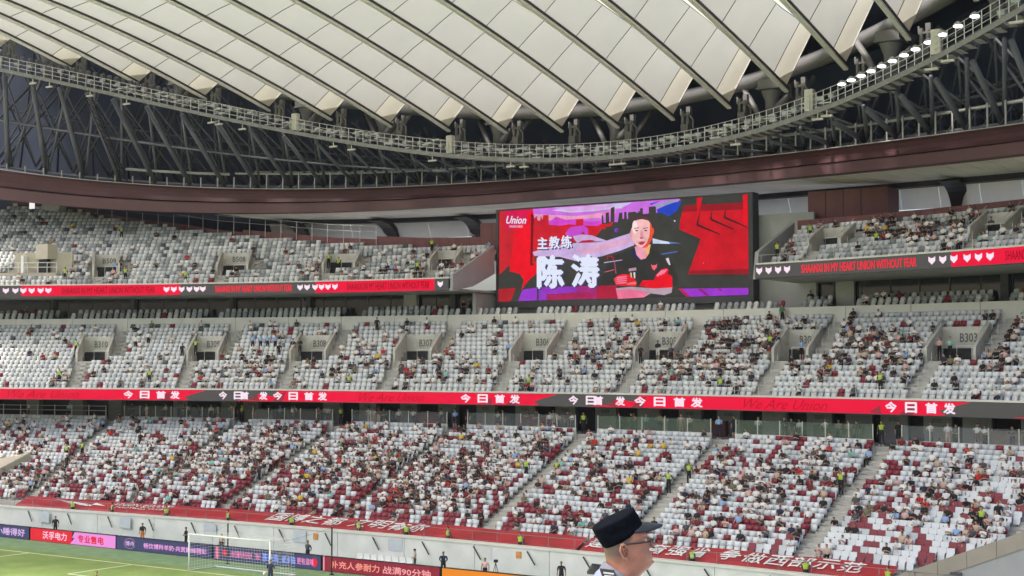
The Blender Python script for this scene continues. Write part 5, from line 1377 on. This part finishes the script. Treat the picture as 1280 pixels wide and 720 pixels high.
# seats: the nearest free ones one by one, the rest together
order = sorted((i for i in range(len(SEATS)) if i not in OCC and SEATS[i][0] == 'lower'), key=lambda i: depth(SEATS[i][2:5]))
mine = order[:298]; ms_ = set(mine)
seat_me = {}
for n_, m in C_SEAT.items(): seat_me[n_] = sp_flat.mesh('stadium_seat', [m, M_BRK])
for i in mine:
    tier, k, s, y, z, r, c = SEATS[i]
    link('stadium_seat', seat_me[c], None, '%s seat, %s' % ({'warm white':'white','pale grey':'pale grey'}.get(c, c), place_name(tier, k, s)), 'seat', 'folding seats of the lower tier', None, (s, y, z), r)
sm_ = [C_SEAT[n_] for n_ in SNAMES]+[M_BRK]
items = []
for i, (tier, k, s, y, z, r, c) in enumerate(SEATS):
    if i in ms_: continue
    items.append((1 if tier == 'box' else 0, (s, y, z), r+RNG.uniform(-.015,.015), {0: SNAMES.index(c), 1: len(SNAMES)}, 1.))
bulk('seating', [as_proto(sp_flat, {0: 0, 1: 1}), as_proto(sp_round, {0: 0, 1: 1})], items, sm_, label='rows of white, grey and dark red folding seats in all tiers', cat='seats', kind='stuff')
print('SEATS', len(SEATS), 'PEOPLE', len(PEOPLE), 'special', N_IND[0])

# ------------------------------------------------------------------ near side stand and the officer standing in it
near = thing('side_stand', 'concrete steps of the near side stand under the officer', 'grandstand')
m = MB()
for i in range(-6, 7):
    x0 = 65.75+.8*i; z = 11.52+.4*i
    m.box((x0, -74, z-1.2), (x0+.797, -58, z))
m.build('terrace', M_CONC, near)
fwd = (RGT*math.cos(math.radians(9))+FWD*math.sin(math.radians(9))).normalized()
off = link('person', None, None, 'officer in dark peaked cap and glasses standing close by, seen in profile', 'person')
off.location = (66.21, -63.60, 13.11); off.rotation_euler = (0, 0, math.atan2(fwd.y, fwd.x))
# local axes: x towards the face, y to his left, z up; the head is drawn in a 300 units per metre profile
U = 1/300.
px_ = lambda x: (x-785)*U
pz_ = lambda y: (690-y)*U
LV = [ # y, front, back, half width (m), squareness
 (650,781,764,.020,2),(651.5,787,759,.040,2.0),(654,793,756,.054,2.1),(657.5,799,754.4,.066,2.2),(661.5,804.5,753,.0755,2.3),(666,808.6,752.6,.0785,2.3),(671,807.6,752.7,.0785,2.25),(676,807.8,753.0,.0790,2.2),(681,808.8,753.6,.0795,2.2),(686,809.8,754.2,.0795,2.2),
 (690,812.4,754.8,.0785,2.15),(693,814.2,755.3,.0775,2.1),(697,814.6,755.9,.0765,2.1),(700,814.2,756.4,.0755,2.05),(703,814.4,756.8,.0745,2.0),(706,813.8,757.0,.0735,2.0),(709,812.2,757.0,.0725,2.0),(712,808.4,756.8,.071,2),(716,803.0,756.2,.070,2),(722,797.6,755,.0695,2),(730,793.5,753,.071,2),(740,793,750,.076,2)]
ly = np.array([q[0] for q in LV], float)
def lev(y):
    g = lambda i: sum(np.interp(y+d, ly, [q[i] for q in LV]) for d in (-1.5,-.5,.5,1.5))/4
    return g(1), g(2), g(3), g(4)
NTH, ys = 128, np.concatenate([np.linspace(650.2, 664, 12), np.linspace(665.5, 712, 42), np.linspace(714, 742, 14)])
hv = []; hm_face = []
for y in ys:
    f, b, w_, e = lev(y); xc, a = (f+b)/2, (f-b)/2
    for k in range(NTH):
        t_ = 2*PI*k/NTH; c, s_ = math.cos(t_), math.sin(t_)
        x = xc+a*math.copysign(abs(c)**(2/e), c); yy = w_*math.copysign(abs(s_)**(2/e), s_)
        if c > 0: yy *= 1-.16*c*c*min(1, max(0, (y-668)/30.))
        ay = abs(yy)
        if c > .2:
            G = lambda v, m_, d: math.exp(-((v-m_)/d)**2)
            x += 300*(.0445*G(y,681.4,3.4)+.0195*G(y,675.6,3.4)+.007*G(y,671,3.))*G(ay,0,.0095 if y < 678 else .0125)        # nose
            x += 300*.007*G(y,683.4,2.0)*G(ay,.0135,.006)                                                          # wings of the nose
            x -= 300*.0105*G(y,672.6,3.2)*G(ay,.033,.013)                                                          # eye sockets
            x += 300*.0045*G(y,667.6,2.2)*G(ay,.030,.020)                                                          # brow ridge
            x += 300*(.0075*G(y,691.0,2.2)+.0080*G(y,696.6,2.0)-.0035*G(y,694.0,.8)-.004*G(y,700.0,1.5))*G(ay,0,.023)    # lips
            x += 300*.0125*G(y,703.0,3.0)*G(ay,0,.022)                                                             # chin
            x -= 300*.004*G(y,687.4,1.4)*G(ay,0,.008)
            yy += math.copysign(.004*G(y,690,8)*G(x,799,8), yy)                                                    # cheek
        hv.append((px_(x), yy, pz_(y)))
hm = MB()
hf = [(i*NTH+k, i*NTH+(k+1) % NTH, (i+1)*NTH+(k+1) % NTH, (i+1)*NTH+k) for i in range(len(ys)-1) for k in range(NTH)]
# torso below the collar, still the same surface
tor = [(746,790,746,.090),(756,795,742,.135),(766,802,736,.185),(780,808,732,.215),(810,818,728,.220),(850,822,729,.205),(900,822,730,.190),(940,818,728,.185),(985,815,724,.190),(1010,808,730,.17)]
for y, f, b, w_ in tor:
    xc, a = (f+b)/2, (f-b)/2
    for k in range(NTH):
        t_ = 2*PI*k/NTH; c, s_ = math.cos(t_), math.sin(t_)
        hv.append((px_(xc+a*math.copysign(abs(c)**.85, c)), w_*math.copysign(abs(s_)**.85, s_), pz_(y)))
n0 = len(ys)
hf += [(i*NTH+k, i*NTH+(k+1) % NTH, (i+1)*NTH+(k+1) % NTH, (i+1)*NTH+k) for i in range(n0-1, n0-1+len(tor)) for k in range(NTH)]
hf += [tuple(range(NTH)), tuple((n0+len(tor)-1)*NTH+k for k in range(NTH-1, -1, -1))]
hm.add(hv, hf)
ms = bpy.data.materials.new('officer_skin'); ms.use_nodes = True
t = ms.node_tree; b_ = t.nodes['Principled BSDF']; b_.inputs['Roughness'].default_value = .42; b_.inputs['Specular IOR Level'].default_value = .45
b_.inputs['Subsurface Weight'].default_value = .08; b_.inputs['Subsurface Radius'].default_value = (.012,.004,.002)
at = t.nodes.new('ShaderNodeAttribute'); at.attribute_name = 'stubble'
tc = t.nodes.new('ShaderNodeTexCoord'); n1 = t.nodes.new('ShaderNodeTexNoise'); n1.inputs['Scale'].default_value = 26; n1.inputs['Detail'].default_value = 6
n2 = t.nodes.new('ShaderNodeTexNoise'); n2.inputs['Scale'].default_value = 420; n2.inputs['Detail'].default_value = 2
r1 = t.nodes.new('ShaderNodeValToRGB'); r1.color_ramp.elements[0].position = .3; r1.color_ramp.elements[0].color = (.225,.094,.064,1); r1.color_ramp.elements[1].position = .72; r1.color_ramp.elements[1].color = (.30,.14,.098,1)
mx = t.nodes.new('ShaderNodeMix'); mx.data_type = 'RGBA'; mx.inputs[7].default_value = (.068,.050,.040,1)
mm = t.nodes.new('ShaderNodeMath'); mm.operation = 'MULTIPLY_ADD'; mm.inputs[1].default_value = .5; mm.inputs[2].default_value = .70
m2 = t.nodes.new('ShaderNodeMath'); m2.operation = 'MULTIPLY'; m2.use_clamp = True
bu = t.nodes.new('ShaderNodeBump'); bu.inputs['Strength'].default_value = .3; bu.inputs['Distance'].default_value = .002
for a, b in ((tc.outputs['Object'], n1.inputs['Vector']), (tc.outputs['Object'], n2.inputs['Vector']), (n1.outputs['Fac'], r1.inputs[0]), (r1.outputs[0], mx.inputs[6]), (n2.outputs['Fac'], mm.inputs[0]), (mm.outputs[0], m2.inputs[0]), (at.outputs['Fac'], m2.inputs[1]), (m2.outputs[0], mx.inputs[0]), (mx.outputs[2], b_.inputs['Base Color']), (n2.outputs['Fac'], bu.inputs['Height']), (bu.outputs[0], b_.inputs['Normal'])): t.links.new(a, b)
body = hm.build('body', ms, off, smooth=True)
av = body.data.attributes.new('stubble', 'FLOAT', 'POINT')
sm = lambda x: max(0., min(1., x))
vals = []
for v in body.data.vertices:
    X, Y = 785+v.co.x/U, 690-v.co.z/U
    edge = 786.5+max(0, (Y-670))*-.9 if Y < 680 else 777.
    q = sm((edge-X)/4.5)*sm((703-Y)/12.)
    if Y < 672: q = max(q, .75*sm((792-X)/9.)*sm((668-Y)/5.))
    vals.append(q)
av.data.foreach_set('value', vals)
def ear(sg):
    pts = [(775.2,681.2),(774.0,678.6),(771.6,677.2),(769.0,678.2),(767.8,681.6),(768.2,686),(770.2,690.2),(772.4,693.8),(774.6,696.4),(776.2,696.0),(776.6,692.8)]
    out_ = [.003,.009,.013,.016,.017,.016,.014,.012,.010,.008,.004]
    rr = [1.1,1.35,1.5,1.5,1.5,1.5,1.5,1.7,2.0,1.9,1.2]
    P3 = [Vector((px_(x), sg*(.0795+o), pz_(y))) for (x, y), o in zip(pts, out_)]
    m = MB(); m.tube(P3, [r*U for r in rr], 10)
    c = Vector((px_(773.6), sg*.0815, pz_(685.5)))
    ring = P3
    vs = [c]+[p.lerp(c, .12)+Vector((0, -sg*.0025, 0)) for p in ring]
    m.add(vs, [(0, i, i+1) for i in range(1, len(ring))])
    m.tube([Vector((px_(771.6), sg*.0915, pz_(682.5))), Vector((px_(771.8), sg*.0905, pz_(686.5))), Vector((px_(773.8), sg*.0885, pz_(690.5))), Vector((px_(776), sg*.084, pz_(692.0)))], 1.0*U, 8)
    m.tube([Vector((px_(776.8), sg*.080, pz_(684.6))), Vector((px_(777.2), sg*.0835, pz_(687))), Vector((px_(776.6), sg*.081, pz_(689.4)))], 1.3*U, 8)
    e = m.build('ear', ms, off, smooth=True)
    e.data.attributes.new('stubble', 'FLOAT', 'POINT')
ear(-1); ear(1)
M_CAP = mat('cap_cloth', (.0030,.0038,.0065), .9, noise=.4, scale=60, spec=.04)
def ring3(fx, fy, bx, by, w_, n=48):
    c = ((fx+bx)/2, (fy+by)/2); h = ((fx-bx)/2, (fy-by)/2)
    return [(px_(c[0]+h[0]*math.copysign(abs(math.cos(2*PI*k/n))**.92, math.cos(2*PI*k/n))), w_*math.copysign(abs(math.sin(2*PI*k/n))**.92, math.sin(2*PI*k/n)), pz_(c[1]+h[1]*math.cos(2*PI*k/n))) for k in range(n)]
RG = [(800.5,658.5,756,686,.0775),(801.5,653.5,752.5,683.5,.0845),(800.0,649.8,750.0,680.0,.0865),(799.6,649.4,749.4,679.4,.0855),(797.0,644.5,746.3,674.5,.0880),(794.0,640.4,742.8,668.2,.0880),(792.0,636.6,739.8,663.2,.0885),(791.0,635.4,739.2,661.6,.087),(788,635.6,742,659.8,.080),(779,640.2,751,654.8,.055),(768,645.8,764,648,.01)]
cp = link('cap', None, off)
m = MB(); m.sweep([ring3(*q) for q in RG], True); m.build('crown', M_CAP, cp, smooth=True)
m = MB(); nb = 21; top = []; bot = []
for i in range(nb):
    ph = (i/(nb-1)-.5)*math.radians(136); c, s_ = math.cos(ph), math.sin(ph)
    bx, by = 777.2+24.2*c, 669.6-15.6*c; ly_ = .0865*s_
    ext = max(0, (c-.36)/.64)**.62
    for j in range(6):
        f = j/5.
        x = bx+27.5*f*ext; y = by-1.0+(1.2*f+2.2*f*f)*ext+2.0*s_*s_*f*ext
        top.append((px_(x), ly_*(1+.03*f), pz_(y)))
vs = top+[(x, y, z-.0035) for x, y, z in top]; o = len(top)
fs = [(i*6+j, i*6+j+1, (i+1)*6+j+1, (i+1)*6+j) for i in range(nb-1) for j in range(5)]
fs += [tuple(o+q for q in reversed(f)) for f in fs]
fs += [(i*6+5, o+i*6+5, o+(i+1)*6+5, (i+1)*6+5) for i in range(nb-1)]+[(i*6, (i+1)*6, o+(i+1)*6, o+i*6) for i in range(nb-1)]
m.add(vs, fs); m.build('brim', mat('brim_cloth', (.006,.009,.014), .6, noise=.25, scale=50, spec=.25), cp, smooth=True)
gl_ = link('glasses', None, off)
for sg in (-1, 1):
    m = MB(); m.tube([Vector((px_(769.5), sg*.083, pz_(684.2))), Vector((px_(774.5), sg*.0855, pz_(678.6))), Vector((px_(779), sg*.0835, pz_(677.4))), Vector((px_(795), sg*.0785, pz_(676.4))), Vector((px_(807.6), sg*.0665, pz_(675.4)))], [.0020,.0030,.0036,.0036,.0034], 8); m.build('temple', M_BLACK, gl_, smooth=True)
    cen = Vector((px_(811.6), sg*.035, pz_(678.2))); A = Vector((-.010*1, sg*.0275, 0)); B = Vector((.0005, 0, .0195))
    rim = [cen+A*math.cos(q)*(abs(math.cos(q))**-.12 if abs(math.cos(q)) > .1 else 1)+B*math.sin(q) for q in np.linspace(0, 2*PI, 25)]
    m = MB(); m.tube(rim, .0015, 6, cap=False); m.build('rim', mat('rim_metal', (.04,.04,.045), .3, metal=.7, noise=0), gl_, smooth=True)
    m = MB(); m.add([cen]+rim[:-1], [(0, i, i % 24+1) for i in range(1, 25)]); m.build('lens', glass('lens_glass', (.75,.78,.80), .10, .02), gl_)
m = MB(); m.tube([Vector((px_(812.4), -.0085, pz_(675.4))), Vector((px_(815.8), 0, pz_(674.4))), Vector((px_(812.4), .0085, pz_(675.4)))], .0014, 6); m.build('bridge', M_BLACK, gl_)
for sg in (-1, 1):
    e = Vector((px_(803.4), sg*.0325, pz_(675.8)))
    m = bmesh.new(); bmesh.ops.create_uvsphere(m, u_segments=16, v_segments=10, radius=.0118); me = bpy.data.meshes.new('eye'); m.to_mesh(me); m.free()
    me.materials.append(mat('eye_white', (.55,.52,.49), .25, noise=0)); me.materials.append(mat('eye_iris', (.02,.012,.008), .15, noise=0))
    for p in me.polygons:
        p.use_smooth = True
        if p.center.normalized().x > .86: p.material_index = 1
    link('eye', me, off, loc=e)
    m = MB(); m.tube([e+Vector((.0085, sg*.012, .002)), e+Vector((.0128, 0, .0060)), e+Vector((.0098, -sg*.012, .002))], [.002,.0036,.002], 8); m.tube([e+Vector((.0095, sg*.010, -.004)), e+Vector((.0122, 0, -.0058)), e+Vector((.0095, -sg*.010, -.004))], .0024, 8)
    q = m.build('eyelid', ms, off, smooth=True); q.data.attributes.new('stubble', 'FLOAT', 'POINT')
    m = MB(); m.tube([Vector((px_(799.5), sg*.054, pz_(667.6))), Vector((px_(806.0), sg*.040, pz_(665.2))), Vector((px_(809.2), sg*.026, pz_(665.6))), Vector((px_(809.8), sg*.016, pz_(667.4)))], [.0012,.0030,.0034,.0020], 8); m.build('eyebrow', M_HAIR, off, smooth=True)
m = MB(); m.tube([Vector((px_(810.4), -.0225, pz_(695.2))), Vector((px_(814.8), -.013, pz_(694.2))), Vector((px_(817.0), 0, pz_(693.9))), Vector((px_(814.8), .013, pz_(694.2))), Vector((px_(810.4), .0225, pz_(695.2)))], [.0008,.0014,.0016,.0014,.0008], 6); m.build('mouth_line', mat('lip_line', (.16,.05,.045), .5, noise=0), off, smooth=True)
for sg in (-1, 1):
    m = MB(); m.tube([Vector((px_(815.2), sg*.0095, pz_(685.2))), Vector((px_(818.2), sg*.0070, pz_(684.9)))], [.0030,.0024], 8); m.build('nostril', mat('nostril_dark', (.10,.035,.03), .7, noise=0), off, smooth=True)
# shirt, collar, epaulettes, trousers, arms with hands
M_SHIRT = mat('officer_shirt', (.17,.19,.25), .75, noise=.06, scale=25); M_COLLAR = mat('officer_collar', (.11,.115,.14), .8, noise=.08, scale=40)
sh = link('shirt', None, off)
def ring4(y, f, b, w_, e=2.2, n=48, dz=None):
    xc, a = (f+b)/2, (f-b)/2
    return [(px_(xc+a*math.copysign(abs(math.cos(2*PI*k/n))**(2/e), math.cos(2*PI*k/n))), w_*math.copysign(abs(math.sin(2*PI*k/n))**(2/e), math.sin(2*PI*k/n)), pz_(y+(dz(math.cos(2*PI*k/n)) if dz else 0))) for k in range(n)]
tilt_ = lambda c: 15*(c+1)
m = MB(); m.sweep([ring4(705,797,752.4,.0750,2.1,dz=tilt_), ring4(710,799,749,.084,2.1,dz=tilt_), ring4(715,800,744,.108,2.1,dz=lambda c: 11*(c+1)), ring4(724,801,740.5,.150,2.3,dz=lambda c: 6*(c+1)), ring4(740,805,735,.195,2.6), ring4(756,811,730,.222,2.7), ring4(790,819,726,.232,2.6), ring4(850,825,726,.215,2.4), ring4(920,824,726,.198,2.4), ring4(985,820,722,.198,2.4), ring4(1005,818,722,.196,2.4)], False); m.build('torso', M_SHIRT, sh, smooth=True)
m = MB(); m.sweep([ring4(710,799.5,749.6,.083,2.1,dz=tilt_), ring4(704,798.0,753.2,.0765,2.1,dz=tilt_), ring4(701.5,798.0,754.6,.0745,2.1,dz=tilt_), ring4(702.2,798.8,753.6,.0765,2.1,dz=tilt_), ring4(708,801.5,749.5,.086,2.1,dz=tilt_), ring4(713,803,747,.094,2.1,dz=tilt_)], False); m.build('collar', M_COLLAR, sh, smooth=True)
for sg in (-1, 1):
    m = MB(); m.obox((px_(752.5), sg*.128, pz_(716.5)), (.030,.0,-.004), (0,sg*.052,-.024), (0,.002,.005)); m.build('epaulette', mat('epaulette_cloth', (.012,.013,.018), .6, noise=.1), sh)
    m = MB()
    for i in range(3): m.obox((px_(752.5), sg*(.104+.022*i), pz_(716.5)+.0165-.0097*i), (.022,0,-.003), (0,sg*.004,-.0018), (0,.0005,.0012))
    m.build('rank_bar', mat('rank_silver', (.5,.5,.48), .4, metal=.5, noise=0), sh)
J = {'a': (px_(770), 0, -.30)}
for sg, nm_ in ((-1,'R'),(1,'L')):
    J = dict(s=(px_(768), sg*.215, -.17), e=(px_(764), sg*.265, -.46), w=(px_(785), sg*.245, -.70))
    m = skin_mesh(J, [('s','e'),('e','w')], dict(s=.062, e=.05, w=.04), 's', 2); m.materials.append(M_SHIRT); link('sleeve', m, sh)
    W_ = Vector(J['w']); H = {'w': W_, 'p': W_+Vector((.012,0,-.055)), 'k': W_+Vector((.02,0,-.095))}; Ed = [('w','p'),('p','k')]; R_ = {'w': (.026,.030), 'p': (.020,.038), 'k': (.016,.036)}
    for i, (dx, ln) in enumerate(((-.028,.066),(-.009,.078),(.010,.074),(.028,.058))):
        a = H['k']+Vector((dx,0,-.008)); H['f%da' % i] = a; H['f%db' % i] = a+Vector((.006,-sg*.006,-ln*.5)); H['f%dc' % i] = a+Vector((.004,-sg*.020,-ln*.92))
        Ed += [('k','f%da' % i),('f%da' % i,'f%db' % i),('f%db' % i,'f%dc' % i)]; R_.update({'f%da' % i: .0095, 'f%db' % i: .0088, 'f%dc' % i: .0075})
    H['t1'] = H['p']+Vector((.034,-sg*.012,-.012)); H['t2'] = H['t1']+Vector((.014,-sg*.010,-.034)); Ed += [('p','t1'),('t1','t2')]; R_.update(t1=.011, t2=.009)
    m = skin_mesh({k: tuple(v) for k, v in H.items()}, Ed, R_, 'w', 1); m.materials.append(ms); m.attributes.new('stubble', 'FLOAT', 'POINT'); link('hand', m, off)
J = dict(p=(px_(772),0,-.98), hL=(px_(772),.09,-1.0), kL=(px_(778),.10,-1.30), aL=(px_(770),.11,-1.53), hR=(px_(772),-.09,-1.0), kR=(px_(778),-.10,-1.30), aR=(px_(770),-.11,-1.53))
m = skin_mesh(J, [('p','hL'),('hL','kL'),('kL','aL'),('p','hR'),('hR','kR'),('kR','aR')], dict(p=(.17,.12), hL=.10, kL=.075, aL=.06, hR=.10, kR=.075, aR=.06), 'p', 2); m.materials.append(mat('officer_trousers', (.012,.014,.022), .8, noise=.1)); link('trousers', m, off)
for sg in (-1, 1):
    m = MB(); m.sweep([ring4(1157,800,757,.045), ring4(1166,810,755,.05), ring4(1167.5,810,755,.05)], True); m.v = [(x, y+sg*.115, z) for x, y, z in m.v]; m.build('shoe', M_BLACK, off, smooth=True)

# ------------------------------------------------------------------ thin summer haze inside the bowl
m = MB(); m.box((-118,-146,-1.02),(92,96,78)); hz_ = m.build('haze', M_CONC, kind='stuff'); hz_.data.materials.clear()
mh = bpy.data.materials.new('haze_air'); mh.use_nodes = True; t = mh.node_tree; t.nodes.clear()
o = t.nodes.new('ShaderNodeOutputMaterial'); v = t.nodes.new('ShaderNodeVolumePrincipled'); v.inputs['Density'].default_value = .00010; v.inputs['Color'].default_value = (.9,.94,1,1); v.inputs['Anisotropy'].default_value = .2
t.links.new(v.outputs[0], o.inputs['Volume']); hz_.data.materials.append(mh)
